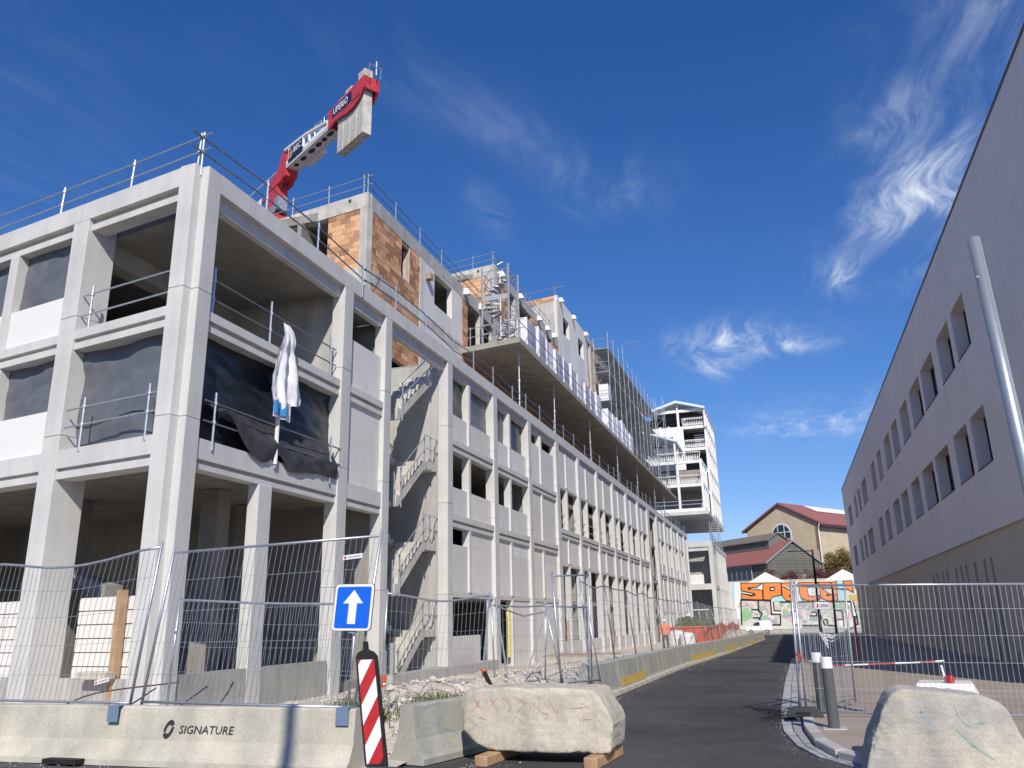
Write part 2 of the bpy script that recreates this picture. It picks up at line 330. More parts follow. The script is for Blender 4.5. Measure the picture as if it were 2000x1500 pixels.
for (a, b) in zip(lk, lk[1:]):
    t = Vector((b[0]-a[0], b[1]-a[1], 0)).normalized(); nl = Vector((-t.y, t.x, 0)) * .26; A = Vector((a[0], a[1], 0)) + t*.006; B = Vector((b[0], b[1], 0)) - t*.006
    f = lambda P, q, h: (P.x + nl.x*q, P.y + nl.y*q, zg(P.y) + h)
    add(MB().hexa([f(A, 0, -.1), f(B, 0, -.1), f(B, 1, -.1), f(A, 1, -.1)], [f(A, .1, .09), f(B, .1, .09), f(B, 1, .10), f(A, 1, .10)]), 'kerb_stone', 'barr', kerbo)
# limestone site ground, heaped behind the barriers
def site_z(x, y):
    h = .05 + .10 * max(0, fbm(x*.5, y*.4, 3))
    m = math.exp(-(((x+6.4)/1.9)**2)) * (1 / (1 + math.exp(-(y-12.2)*1.6))) * (1 / (1 + math.exp((y-46)*.12)))
    h += m * (.60 + .20 * fbm(x*1.1, y*.9, 1)) + .05 * fbm(x*3, y*3, 7)
    if y < 11.5: h *= max(0, (y-9.5)/2.0)
    edge = min(1, max(0, (-4.75 - x) / .5)) if y > 18 else 1
    return zg(y) - .02 + h * edge
sg = MB()
xsr = [-45, -30, -22, -17, -14, -12.6] + [-12.2 + .3*i for i in range(25)]
ysr = [9.9 + .3*i for i in range(80)] + [34 + 1.0*i for i in range(20)] + [54 + 3*i for i in range(25)]
n0 = len(xsr)
for y in ysr:
    for x in xsr:
        xm = min(x, lerp_edge(ledge, y)-.3); sg.v.append((xm, y, site_z(xm, y)))
sg.f = [(j*n0+i, j*n0+i+1, (j+1)*n0+i+1, (j+1)*n0+i) for j in range(len(ysr)-1) for i in range(n0-1)]
struct(add(sg, 'site_ground', 'dirt', loc=(0, 0, 0), smooth=True))
rb = MB()
def rock(mb, x, y, z, s):
    n = len(mb.v); ax = [Vector((random.uniform(-1, 1), random.uniform(-1, 1), random.uniform(-1, 1))).normalized() for _ in range(3)]
    pts = []
    for d in [(1,0,0), (-1,0,0), (0,1,0), (0,-1,0), (0,0,1), (0,0,-1)]:
        pts.append((x + d[0]*s*random.uniform(.6, 1.2) + random.uniform(-.3, .3)*s, y + d[1]*s*random.uniform(.6, 1.2) + random.uniform(-.3, .3)*s, z + d[2]*s*random.uniform(.5, .9)))
    mb.v += pts; mb.f += [tuple(n+i for i in t) for t in ((0,2,4), (2,1,4), (1,3,4), (3,0,4), (2,0,5), (1,2,5), (3,1,5), (0,3,5))]
for i in range(5200):
    y = 10.6 + abs(random.gauss(0, 1)) * 9.5; x = random.uniform(-11.6, -4.9) if random.random() < .75 else random.gauss(-6.3, .8)
    if x > -4.9 or y > 60: continue
    s = .012 + .05 * random.random()**3.2 + (.07 * random.random() if random.random() < .03 else 0)
    rock(rb, x, y, site_z(x, y) + s*.25, s)
tag(add(rb, 'rubble', 'rub', loc=(0, 0, 0)), 'broken white limestone rubble strewn behind the concrete barriers', 'rubble', kind='stuff')

# ================================================================== CONCRETE BUILDING ON THE LEFT
XF = -12.0
cb = root('concrete_building', (-12, 14, zg(14)), 'long unfinished precast concrete building with deep piers along the left side', 'building')
GB = -2.6
D_F = Vector((-.9875, .1573, 0)); N_F = Vector((.1573, .9875, 0))       # front: along, inward
P_F = Vector((-12.23, 13.72, 0))
def FR(u, d, z): p = P_F + D_F*u + N_F*d; return (p.x, p.y, z)
# --- street piers (y0, y1)
piers = [(20.41, 20.95), (23.18, 23.66), (28.58, 29.09), (33.95, 34.50), (39.32, 39.86), (44.72, 45.42), (50.0, 50.55), (55.45, 56.02), (60.92, 61.55), (66.4, 67.05), (71.9, 72.6), (77.2, 78.4), (82.95, 83.9), (88.6, 89.5), (94.3, 95.2), (99.9, 100.8), (105.5, 106.4), (109.5, 109.9)]
JZ = (GB, 1.02, 4.42, 7.45, 10.08)              # precast lengths, with open joints between them
for k, (a, b) in enumerate(piers):
    if k < 8:
        for z0_, z1_ in zip(JZ, JZ[1:]): bx('pier', 'conc', cb, -12.42, XF + random.uniform(-.006, .004), a, b, z0_ + (.004 if z0_ > GB else 0), z1_ - (.004 if z1_ < 10 else 0), bevel=.014)
        bx('pier_core', 'conc2', cb, -12.40, -12.02, a+.02, b-.02, GB, 10.0)
    else: bx('pier', 'conc', cb, -12.42, XF, a, b, GB, 10.08)
# corner column with its notch
cc = MB(); poly = [(-12.0, 13.95), (-12.0, 14.42), (-12.55, 14.42), (-12.66, 14.36), (-12.66, 13.74), (-12.23, 13.72), (-12.19, 13.945)]
for z0_, z1_ in ((GB, 4.438), (4.444, 7.438), (7.444, 10.58)):
    add(MB().prism([(x, y, z0_) for x, y in poly[::-1]], (0, 0, z1_-z0_)), 'corner_pier', 'conc', cb, bevel=.012)
# fascia (parapet) in precast lengths that meet end to end
fb = [14.42, 20.7, 28.8, 39.6, 50.2, 61.2, 72.2, 83.4, 94.7, 109.9]
for a, b in zip(fb, fb[1:]):
    bx('fascia', 'conc', cb, -12.36, XF, a+.002, b-.002, 10.083, 10.58)
LEDGE2 = [(-12.04, 7.05), (-12.04, 6.84), (-12.17, 6.84), (-12.17, 6.72), (-12.07, 6.72), (-12.07, 6.58), (-12.40, 6.58), (-12.40, 7.05)]
LEDGE1 = [(-12.04, 4.06), (-12.04, 3.60), (-12.17, 3.60), (-12.17, 3.50), (-12.07, 3.50), (-12.07, 3.38), (-12.40, 3.38), (-12.40, 4.06)]
LEDGE1B = [(-12.04, 4.08), (-12.04, 3.85), (-12.17, 3.85), (-12.17, 3.74), (-12.07, 3.74), (-12.07, 3.60), (-12.40, 3.60), (-12.40, 4.08)]
LEDGE3 = [(-12.04, 5.13), (-12.04, 4.88), (-12.17, 4.88), (-12.17, 4.78), (-12.07, 4.78), (-12.07, 4.64), (-12.40, 4.64), (-12.40, 5.13)]
LEDGE4 = [(-12.04, 4.40), (-12.04, 4.19), (-12.17, 4.19), (-12.17, 4.07), (-12.07, 4.07), (-12.07, 3.93), (-12.40, 3.93), (-12.40, 4.40)]
def ledge_(prof, a, b, name='ledge'):
    add(MB().prism([(x, a+.003, z) for x, z in prof], (0, b-a-.006, 0)), name, 'conc', cb)
def lintel(a, b, z0=9.72):                  # recessed step under the fascia
    bx('lintel', 'conc', cb, -12.38, -12.17, a+.003, b-.003, z0, 10.083)
# bay 0: two open floors
a, b = 14.42, 20.41
lintel(a, b, 9.74); ledge_(LEDGE2, a, b); ledge_(LEDGE1, a, b)
bx('post', 'conc', cb, -12.36, -12.04, 16.78, 17.32, GB, 3.377, bevel=.012)
# bay 1
a, b = 20.95, 23.18
lintel(a, b); ledge_(LEDGE2, a, b); ledge_(LEDGE1, a, b)
bx('infill_panel', 'panel', cb, -12.40, -12.15, a+.004, b-.004, 7.053, 8.60); bx('infill_panel', 'panel', cb, -12.40, -12.15, a+.004, b-.004, 4.063, 6.577)
# bay 2: stairwell, only a lintel
lintel(23.66, 28.58, 9.74)
def halves(a, b): m = a + (b-a)*.42; return (a+.004, m-.10), (m+.12, b-.004), (m-.10, m+.12)
def window_bay(a, b, rows, fin=True):
    """rows: (z0, z1, kind_left, kind_right); kinds: p panel, w sheet window, o open"""
    l, r, m = halves(a, b)
    for z0, z1, kl, kr in rows:
        for (q, kd) in ((l, kl), (r, kr)):
            if kd == 'p': bx('infill_panel', 'panel', cb, -12.38, -12.16, q[0], q[1], z0+.002, z1-.002)
            elif kd in 'wv': tarp_(('tarp' if kd == 'w' else 'tarpg'), q, z0, z1)
            elif kd == 'r':
                for zz in (z0+.45, z0+.95): add(MB().tube([(-12.3, q[0]-.2, zz), (-12.3, q[1]+.2, zz)], .022, 5), 'guard_tube', 'steel', cb)
    z0 = min(r_[0] for r_ in rows); z1 = max(r_[1] for r_ in rows)
    bx('mullion', 'conc', cb, -12.40, -12.075, m[0], m[1], z0+.003, z1-.003)
def tarp_(m, q, z0, z1):
    sd = random.uniform(0, 50)
    fn = lambda s, t: (-12.39 + .045*fbm(s*2.5+sd, t*3) + .02*math.sin(s*9+sd), q[0]-.02 + (q[1]-q[0]+.04)*s, z0-.02 + (z1-z0+.04)*t)
    add(MB().grid(fn, 10, 12), 'window_sheet', m, cb, smooth=True)
def beam_(a, b, z0, z1, x=-12.12): bx('beam', 'conc', cb, -12.40, x, a+.003, b-.003, z0, z1)
# bays 3-5
for i, (a, b) in enumerate(((29.09, 33.95), (34.50, 39.32), (39.86, 44.72))):
    lintel(a, b, 9.76); ledge_(LEDGE2, a, b); ledge_(LEDGE1B, a, b); beam_(a, b, .95, 1.15)
    if i < 2:
        window_bay(a, b, [(8.12, 9.76, 'w' if i == 0 else 'v', 'v' if i == 0 else 'w'), (7.05, 8.12, 'p', 'p')])
        window_bay(a, b, [(5.17, 6.58, 'o', 'o'), (4.08, 5.17, 'p', 'p')])
    else:
        window_bay(a, b, [(9.14, 9.76, 'o', 'o'), (7.05, 9.14, 'p', 'p')]); window_bay(a, b, [(4.08, 6.58, 'p', 'p')])
    window_bay(a, b, [(2.94, 3.60, 'o' if i == 0 else 'p', 'p'), (1.15, 2.94, 'p', 'p')])
    if i == 0: bx('infill_panel', 'panel', cb, -12.9, -12.72, 30.4, 33.9, GB, -.5)
    elif i == 1: window_bay(a, b, [(GB, .95, 'o', 'p')])
    else: window_bay(a, b, [(GB, .95, 'p', 'p')])
# bays 6-11
tall = [(piers[5+i][1], piers[6+i][0]) for i in range(6)]
for i, (a, b) in enumerate(tall):
    lintel(a, b, 9.74); ledge_(LEDGE3, a, b); beam_(a, b, 7.51, 7.66); beam_(a, b, 3.02, 3.2)
    window_bay(a, b, [(7.66, 9.74, 'p', 'p')]); window_bay(a, b, [(5.13, 7.51, 'r' if i < 4 else 'o', 'r' if i < 4 else 'o')]); window_bay(a, b, [(3.2, 4.64, 'p', 'p')])
    window_bay(a, b, [(-1.13, 3.02, 'o', 'o'), (GB-.3, -1.13, 'p', 'p')])
a, b = piers[11][1], piers[12][0]; lintel(a, b, 9.6)
add(MB().tube([(-12.1, 80.2, 9.5), (-12.05, 80.4, 6), (-11.9, 80.3, 3), (-12, 80.6, 1.2), (-11.8, 80.4, -2)], .03, 5), 'hanging_cable', 'black', cb)
for zz in (7.0, 3.6, .4): bx('floor_edge', 'conc2', cb, -12.6, -12.3, a, b, zz-.25, zz)
for i in range(12, 16):
    a, b = piers[i][1], piers[i+1][0]
    lintel(a, b, 9.72); beam_(a, b, 7.80, 7.95); ledge_(LEDGE4, a, b); beam_(a, b, .48, .72)
    window_bay(a, b, [(7.95, 9.72, 'p', 'p')]); window_bay(a, b, [(5.4, 7.80, 'o', 'o'), (4.40, 5.4, 'p', 'p')]); window_bay(a, b, [(.72, 3.93, 'p', 'p')]); window_bay(a, b, [(GB-.6, .48, 'o', 'p')])
a, b = piers[16][1], piers[17][0]; lintel(a, b, 9.72); window_bay(a, b, [(GB-.6, 9.72, 'p', 'p')])
# end wall of the long wing, facing the camera side
bx('end_wall', 'conc', cb, -26, -12.43, 109.5, 109.9, GB-.6, 10.58)
# --- front (camera side) face
for (u0, u1) in ((3.70, 4.30), (9.35, 9.95), (15.0, 15.6)):
    for z0_, z1_ in ((GB, 4.438), (4.444, 7.438), (7.444, 10.08)): add(MB().fbox(FR, u0, u1, random.uniform(-.004, .004), .82, z0_, z1_), 'pier', 'conc', cb, bevel=.014)
    add(MB().fbox(FR, u0+.02, u1-.02, .02, .8, GB, 10.0), 'pier_core', 'conc2', cb)
ffb = [.432, 4.0, 9.65, 15.6]
for a, b in zip(ffb, ffb[1:]): add(MB().fbox(FR, a+.002, b-.002, .004, .40, 10.083, 10.578), 'fascia', 'conc', cb)
def fledge(u0, u1, zt, zgv, zl, zb):
    prof = [(.03, zt), (.03, zgv), (.16, zgv), (.16, zl), (.06, zl), (.06, zb), (.5, zb), (.5, zt)]
    add(MB().prism([FR(u0+.003, d, z) for d, z in prof], D_F*(u1-u0-.006)), 'ledge', 'conc', cb)
for (u0, u1) in ((.435, 3.70), (4.30, 9.35), (9.95, 15.0)):
    add(MB().fbox(FR, u0+.003, u1-.003, .17, .5, 9.95, 10.082), 'lintel', 'conc', cb)
    add(MB().fbox(FR, u0+.003, u1-.003, .10, .5, 9.78, 9.948), 'lintel', 'conc', cb)
    fledge(u0, u1, 7.06, 6.83, 6.74, 6.57); fledge(u0, u1, 4.07, 3.64, 3.56, 3.39)
def ftarp(m, u0, u1, z0, z1, d=.36, amp=.06):
    sd = random.uniform(0, 50)
    fn = lambda s, t: FR(u0+(u1-u0)*s, d + amp*.8*fbm(s*2.4+sd, t*2.2) + amp*.5*math.sin(s*7+2*t+sd) - amp*.5*abs(vnoise(s*3+sd+t*4, t*2, sd)), z0+(z1-z0)*t)
    add(MB().grid(fn, 30, 28), 'window_sheet', m, cb, smooth=True)
for (u0, u1) in ((4.30, 9.35), (9.95, 15.0)):
    m0, m1 = u0+2.33, u0+2.70
    for (zb, zs, zt) in ((7.063, 8.12, 9.777), (4.073, 5.14, 6.567)):
        add(MB().fbox(FR, m0, m1, .09, .55, zb, zt), 'mullion', 'conc', cb)
        for (p0, p1) in ((u0, m0), (m1, u1)):
            add(MB().fbox(FR, p0+.005, p1-.005, .12, .36, zb+.004, zs), 'infill_panel', 'white', cb)
            ftarp('tarpg', p0, p1, zs-.02, zt)
ftarp('tarpg', .43, 3.72, 4.1, 6.6, .42, .10)
# black sheet in the first street bay: torn lower edge blown out over the ledge
def bs(s, t):
    y = 14.45 + 5.95*s; z = 4.15 + 2.42*t
    r_ = abs(vnoise(s*4+t*5, t*2-s*3, 4)); return (-12.34 + .09*fbm(s*2, t*2, 2) + .03*math.sin(s*9 + 3*t) - .07*r_ + .008*vnoise(s*30, t*14, 8), y, z)
add(MB().grid(bs, 64, 34), 'window_sheet', 'tarp', cb, smooth=True)
def flap(s, t):
    e = min(1, t*1.5); e = e*e*(3-2*e); hem = .92 + .22*math.sin(s*6.2-1.2) + .42*max(0, s-.45) - .55*math.exp(-((s-.08)/.10)**2) - .35*math.exp(-((s-.46)/.07)**2)
    y = 14.95 + 5.3*s; z = 5.0 - hem*t - .05*s + .03*fbm(s*12, t*4)
    return (-12.27 + .30*e + .06*math.sin(math.pi*t)*(.7+.5*math.sin(s*7)) + .05*fbm(s*9, t*5, 3), y, z)
add(MB().grid(flap, 34, 10), 'torn_sheet', mat('dusty_black_sheet', (.055, .056, .06), .7, .4, 3, .2, 8), cb, smooth=True)
# --- inside: floors, roof slab, walls
FL = [(-12.44, 14.5), (-12.44, 109.4), (-27, 109.4), (-27, 17.2)]
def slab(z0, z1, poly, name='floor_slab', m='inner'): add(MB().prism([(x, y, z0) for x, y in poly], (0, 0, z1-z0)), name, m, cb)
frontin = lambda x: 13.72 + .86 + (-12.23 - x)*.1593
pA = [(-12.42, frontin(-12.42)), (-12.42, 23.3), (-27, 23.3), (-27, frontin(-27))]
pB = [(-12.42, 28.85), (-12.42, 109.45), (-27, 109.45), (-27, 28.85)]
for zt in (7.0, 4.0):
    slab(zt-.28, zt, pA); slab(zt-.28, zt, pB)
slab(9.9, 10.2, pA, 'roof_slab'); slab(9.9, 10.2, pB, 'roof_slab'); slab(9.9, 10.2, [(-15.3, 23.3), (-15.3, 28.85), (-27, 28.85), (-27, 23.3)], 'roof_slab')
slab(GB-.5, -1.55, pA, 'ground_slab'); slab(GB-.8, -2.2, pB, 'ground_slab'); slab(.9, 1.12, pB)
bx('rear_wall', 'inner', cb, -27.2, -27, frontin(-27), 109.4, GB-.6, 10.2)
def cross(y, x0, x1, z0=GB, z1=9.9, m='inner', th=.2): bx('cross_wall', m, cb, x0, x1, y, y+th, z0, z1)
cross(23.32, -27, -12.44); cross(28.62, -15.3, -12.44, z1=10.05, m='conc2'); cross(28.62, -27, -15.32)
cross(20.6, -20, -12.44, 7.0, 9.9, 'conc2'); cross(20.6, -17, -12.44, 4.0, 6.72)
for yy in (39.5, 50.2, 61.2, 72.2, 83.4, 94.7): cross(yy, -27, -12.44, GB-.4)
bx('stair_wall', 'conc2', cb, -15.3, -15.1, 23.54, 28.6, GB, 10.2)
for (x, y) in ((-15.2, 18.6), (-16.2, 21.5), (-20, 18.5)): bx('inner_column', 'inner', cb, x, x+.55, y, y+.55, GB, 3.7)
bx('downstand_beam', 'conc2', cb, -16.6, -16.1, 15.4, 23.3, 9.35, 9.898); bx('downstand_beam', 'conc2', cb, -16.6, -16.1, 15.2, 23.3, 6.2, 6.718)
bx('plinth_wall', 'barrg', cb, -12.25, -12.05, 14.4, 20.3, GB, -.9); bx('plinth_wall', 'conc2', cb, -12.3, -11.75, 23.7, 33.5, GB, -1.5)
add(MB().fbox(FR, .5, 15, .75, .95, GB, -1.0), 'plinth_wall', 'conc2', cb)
bx('downpipe', 'gsteel', cb, -11.9, -11.78, 23.75, 23.87, GB, -.55)
# ramp stringer visible at far left of the ground floor
add(MB().prism([FR(4.4, 2.2, 1.1), FR(7.5, 2.2, 1.9), FR(7.5, 2.2, 2.5), FR(4.4, 2.2, .5)], N_F*.5), 'ramp', 'inner', cb)
# --- stairs in the open stairwell
def flight(x0, x1, ya, za, yb, zb, n, name='stair_flight'):
    mb = MB(); pr = []
    for i in range(n):
        y0 = ya+(yb-ya)*i/n; y1 = ya+(yb-ya)*(i+1)/n; z1 = za+(zb-za)*(i+1)/n
        pr += [(y0, z1), (y1, z1)]
    sg_ = 1 if yb > ya else -1
    pr += [(yb, zb-.32), (ya+.12*sg_, za-.18), (ya, za-.18)]
    mb.prism([(x0, y, z) for y, z in pr], (x1-x0, 0, 0)); return add(mb, name, 'rough', cb)
st = [(-2.0, -.2), (1.1, 2.88), (4.1, 5.88), (7.2, 9.3)]
for i, (z0, z1) in enumerate(st):
    ye = 27.6 if i < 3 else 28.1
    flight(-13.6, -12.58, 25.35, z0, ye, z1, 8)
    if i < 3:
        bx('stair_landing', 'rough', cb, -14.95, -12.52, 27.6, 28.58, z1-.26, z1)
        flight(-14.9, -13.75, 27.55, z1, 25.3, st[i+1][0], 8)
    bx('stair_landing', 'rough', cb, -14.95, -12.75, 23.6, 25.32, z0-.2, z0)
for i, (z0, z1) in enumerate(st):           # tube handrails clamped to each flight
    hr = MB()
    L0 = (-12.5, 25.5, z0+.2); ye = 27.5 if i < 3 else 28.0
    for (yy, zz) in ((25.55, z0+.15), (ye, z1)): hr.tube([(-12.5, yy, zz-.35), (-12.5, yy, zz+1.05)], .028, 6)
    for h in (.5, .98): hr.tube([(-12.47, 25.4, z0+.15+h), (-12.47, ye+.05, z1+h)], .022, 6)
    if i < 3:
        for yy in (27.95, 28.45): hr.tube([(-12.46, yy, z1-.25), (-12.46, yy, z1+1.05)], .028, 6)
        for h in (.5, .98): hr.tube([(-12.44, ye, z1+h), (-12.44, 28.6, z1+h)], .022, 6)
        hr.tube([(-12.44, 27.9, z1+.1), (-12.44, 28.4, z1+.95)], .018, 5)
        for yy in (25.2, 24.7): hr.tube([(-12.6, yy, z0-.2), (-12.6, yy, z0+1.0)], .025, 6)
    tag(add(hr, 'stair_handrail', 'steel'), ['galvanised tube handrail on the lowest stair flight', 'tube handrail on the second stair flight up', 'tube handrail on the third stair flight up', 'tube handrail on the topmost stair flight under the lintel'][i], 'handrail', 'stairwell handrails')

# ================================================================== UPPER STOREYS (set back, clay block infill)
XS = -15.4
def UFR(y0):
    P = Vector((XS, y0, 0)); return lambda u, d, z: tuple(P + D_F*u + N_F*d + Vector((0, 0, z)))
bp = 0
def brick_panel(parent, along_, face, u0, u1, z0, z1, holes=(), pale=False, L=.52, H=.262, name='brick_wall', maxn=400, th=.2):
    """blocks laid in running bond, each its own piece, on a recessed mortar backing; along_(u, d, z) -> point"""
    back = MB().fbox(along_, u0, u1, .035, th, z0, z1); w = None
    hs = list(holes)
    if hs:
        back = MB(); h = hs[0]
        for (a, b, c, d) in ((u0, h[0], z0, z1), (h[1], u1, z0, z1), (h[0], h[1], z0, h[2]), (h[0], h[1], h[3], z1)):
            if b-a > .01 and d-c > .01: back.fbox(along_, a, b, .035, th, c, d)
    w = add(back, name, 'mortar', parent)
    rows = max(1, round((z1-z0)/H)); h_ = (z1-z0)/rows; n = 0; cache = {}
    stuff = MB()
    for r in range(rows):
        off = (0 if r % 2 else -.5*L) + random.uniform(-.06, .06); u = u0 + off
        while u < u1:
            a, b = max(u, u0), min(u+L, u1); u += L
            if b-a < .05: continue
            za, zb = z0+r*h_, z0+(r+1)*h_
            cut = False
            for h in hs:
                if b > h[0]+.01 and a < h[1]-.01 and zb > h[2]+.02 and za < h[3]-.02:
                    if a < h[0]-.06: b = h[0]
                    elif b > h[1]+.06: a = h[1]
                    else: cut = True
            if cut or b-a < .05: continue
            j = .006; pr = random.uniform(0, .012); bm = MB().fbox(along_, a+j, b-j, -pr, .06, za+j, zb-j)
            if n < maxn: add(bm, 'brick', ('brickp' if pale else 'brick') if random.random() < .75 else ('brick' if pale else 'brickp'), w); n += 1
    return w
ub = root('brick_storeys', (-15.4, 30, 10.2), 'stepped upper storeys of orange clay block and concrete frame set back on the roof', 'building')
ST = lambda u, d, z: (XS - d, u, z)              # street side frame: u = y, d inward
F1 = UFR(27.8)
# volume 1
vb = lambda F, nm, m, u0, u1, d0, d1, z0, z1, **k: add(MB().fbox(F, u0, u1, d0, d1, z0, z1), nm, m, ub, **k)
vb(F1, 'roof_band', 'rough', 0, 9, -.03, .3, 17.28, 17.98); vb(F1, 'corner_post', 'rough', 0.0, .40, -.02, .35, 10.2, 17.278)
vb(F1, 'floor_band', 'rough', .402, 9, -.02, .3, 13.92, 14.5)
bw = brick_panel(ub, F1, None, .402, 2.15, 14.502, 17.276, pale=True)
brick_panel(ub, F1, None, .402, 2.15, 12.6, 13.918, pale=True, maxn=40)
vb(F1, 'core_wall', 'inner', 2.2, 9, 2.6, 2.8, 10.2, 17.27); vb(F1, 'side_wall', 'inner', 2.16, 2.3, .21, 2.6, 14.5, 17.27); vb(F1, 'side_wall', 'rough', 5.2, 9, 0, .2, 10.2, 13.9)
vb(F1, 'cross_post', 'rough', 5.6, 6.0, .0, .3, 14.5, 17.278)
add(MB().fbox(F1, .90, 1.02, -.06, .0, 17.72, 17.84), 'drain_hole', 'dark', ub)
vs = lambda nm, m, y0, y1, d0, d1, z0, z1, **k: add(MB().fbox(ST, y0, y1, d0, d1, z0, z1), nm, m, ub, **k)
vs('roof_band', 'conc2', 27.82, 44.0, -.02, .28, 17.25, 17.96)
vs('floor_band', 'rough', 28.17, 38.6, -.02, .28, 13.92, 14.5)
brick_panel(ub, ST, None, 28.17, 33.12, 14.502, 17.248, holes=[(31.12, 31.95, 15.43, 17.1)])
vs('window_reveal', 'rough', 31.951, 31.99, .0, .35, 15.43, 17.1)
brick_panel(ub, ST, None, 28.17, 33.12, 11.2, 13.918, maxn=130)
vs('pier_wall', 'panel', 33.12, 33.6, -.03, .28, 10.2, 17.248)
for (y0, y1, z0, z1) in ((33.602, 34.87, 14.502, 17.248), (37.18, 38.65, 14.502, 17.248), (34.87, 37.18, 14.502, 15.44), (34.87, 37.18, 17.15, 17.248)):
    vs('wall_panel', 'panel', y0, y1, -.01, .28, z0, z1)
vs('wall_panel', 'panel', 33.602, 38.6, -.012, .28, 10.2, 13.918)
vs('recess_wall', 'inner', 28, 44, 3.4, 3.6, 10.2, 17.24); vs('floor_inner', 'inner', 28.2, 100, .3, 3.4, 14.1, 14.28); vs('roof_slab', 'inner', 28.2, 60, .3, 8.6, 17.3, 17.7)
brick_panel(ub, ST, None, 38.7, 39.5, 14.31, 17.248, maxn=30)
vs('post', 'rough', 41.45, 41.95, -.0, .28, 14.31, 17.248); vs('post', 'rough', 43.7, 44.0, 0, .28, 14.31, 17.248)
# cantilevered terrace slab
ts = MB().prism([(-15.4, 38.62, 14.0), (-11.93, 38.05, 14.0), (-11.93, 101, 14.0), (-15.4, 101, 14.0)], (0, 0, .3)); add(ts, 'terrace_slab', mat('slab_concrete', (.34, .32, .28), .9, .25, 1.2, .3, 20, fine=.1), ub)
vs('under_wall', 'brick', 38.6, 100, .02, .25, 10.2, 13.99)
# volume 2
F2 = UFR(44.1)
vb(F2, 'roof_band', 'rough', 0, 5, -.03, .3, 20.95, 21.62); vb(F2, 'corner_post', 'rough', 0, .5, -.02, .35, 17.98, 20.948); vb(F2, 'side_wall', 'rough', 2.75, 6, 0, .2, 17.98, 20.94)
brick_panel(ub, F2, None, .502, 2.75, 17.98, 20.948, pale=True, maxn=90)
add(MB().fbox(F2, 1.05, 1.18, -.06, .0, 21.3, 21.43), 'drain_hole', 'dark', ub)
vs('roof_band', 'conc2', 44.12, 59.4, -.02, .28, 20.9, 21.6); vs('floor_band', 'conc2', 44.0, 59.4, -.02, .28, 17.25, 17.96)
brick_panel(ub, ST, None, 44.6, 46.6, 17.97, 20.9, maxn=60); vs('post', 'rough', 46.6, 47.1, 0, .28, 17.97, 20.9); vs('post', 'rough', 48.2, 49.2, 0, .28, 17.97, 20.9)
brick_panel(ub, ST, None, 51.9, 55.5, 17.97, 20.9, maxn=90); vs('post', 'rough', 55.5, 56, 0, .28, 17.97, 20.9); brick_panel(ub, ST, None, 57.4, 59.3, 17.97, 20.9, maxn=60)
brick_panel(ub, ST, None, 44.6, 49.5, 14.31, 17.25, maxn=90); brick_panel(ub, ST, None, 52, 58.5, 14.31, 17.25, maxn=110)
vs('recess_wall', 'inner', 44.2, 59.7, 3.4, 3.6, 17.3, 20.98); vs('recess_wall', 'inner', 59.9, 100, 3.4, 3.6, 14.3, 25.0); vs('roof_slab', 'inner', 44.3, 60, .3, 8.6, 21.0, 21.3)
# volume 3
F3 = UFR(59.6)
vb(F3, 'gable_wall', 'rough', 0, 3.2, 0, .3, 17.98, 25.1); brick_panel(ub, F3, None, .3, 3.2, 25.11, 25.55, pale=True, maxn=20)
for (y0, y1, z0, z1) in ((59.62, 61.2, 17.96, 25.58), (61.2, 63.25, 17.96, 22.75), (61.2, 63.25, 24.3, 25.58), (63.25, 66.4, 17.96, 25.58), (66.4, 68.4, 17.96, 22.6), (66.4, 68.4, 24.2, 25.58), (68.4, 69.8, 17.96, 25.58)):
    vs('wall_panel', 'panel', y0, y1, -.01, .28, z0, z1)
vs('wall_panel', 'panel', 59.62, 69.8, -.012, .28, 14.31, 17.2); vs('floor_band', 'conc2', 59.62, 69.8, -.03, .28, 17.2, 17.958)
vs('post', 'rough', 71.2, 71.9, 0, .28, 14.31, 25.0); brick_panel(ub, ST, None, 72.6, 74.4, 17.97, 25.0, maxn=60); brick_panel(ub, ST, None, 69.85, 70.5, 17.97, 25.0, maxn=30)
vs('roof_band', 'conc2', 69.8, 100, -.02, .28, 25.0, 25.58); vs('block_wall', mat('olive_block_wall', (.26, .24, .18), .9, .3, .8), 74.4, 100, .0, .25, 14.31, 25.0)
for yy in (77, 82, 87, 92): 
    for zz in (15.2, 18.9, 22.4): vs('window_opening', 'dark', yy, yy+1.6, -.02, .1, zz, zz+1.6)
vs('roof_slab', 'inner', 59.9, 100, .3, 8.6, 25.0, 25.3)
# white bracket boxes along the roof lines
def bracket(y, z): 
    add(MB().hexa([(XS+.03, y, z), (XS+.42, y+.03, z), (XS+.42, y+.33, z), (XS+.03, y+.36, z)], [(XS+.03, y+.04, z+.36), (XS+.26, y+.06, z+.36), (XS+.26, y+.3, z+.36), (XS+.03, y+.32, z+.36)]), 'roof_bracket', 'white', ub)
for y in (38.8, 41.2): bracket(y, 17.5)
for y in (45.0, 48.9, 53.4, 55.6, 57.4): bracket(y, 21.15)
for y in (60.2, 64.4, 69.0): bracket(y, 25.2)
for y in (47.5, 51, 59.5, 62.5, 65.5, 68.5): bracket(y, 17.45)
add(MB().box(-15.36, -15.1, 33.75, 34.1, 16.35, 16.65), 'junction_box', 'woodg', ub)

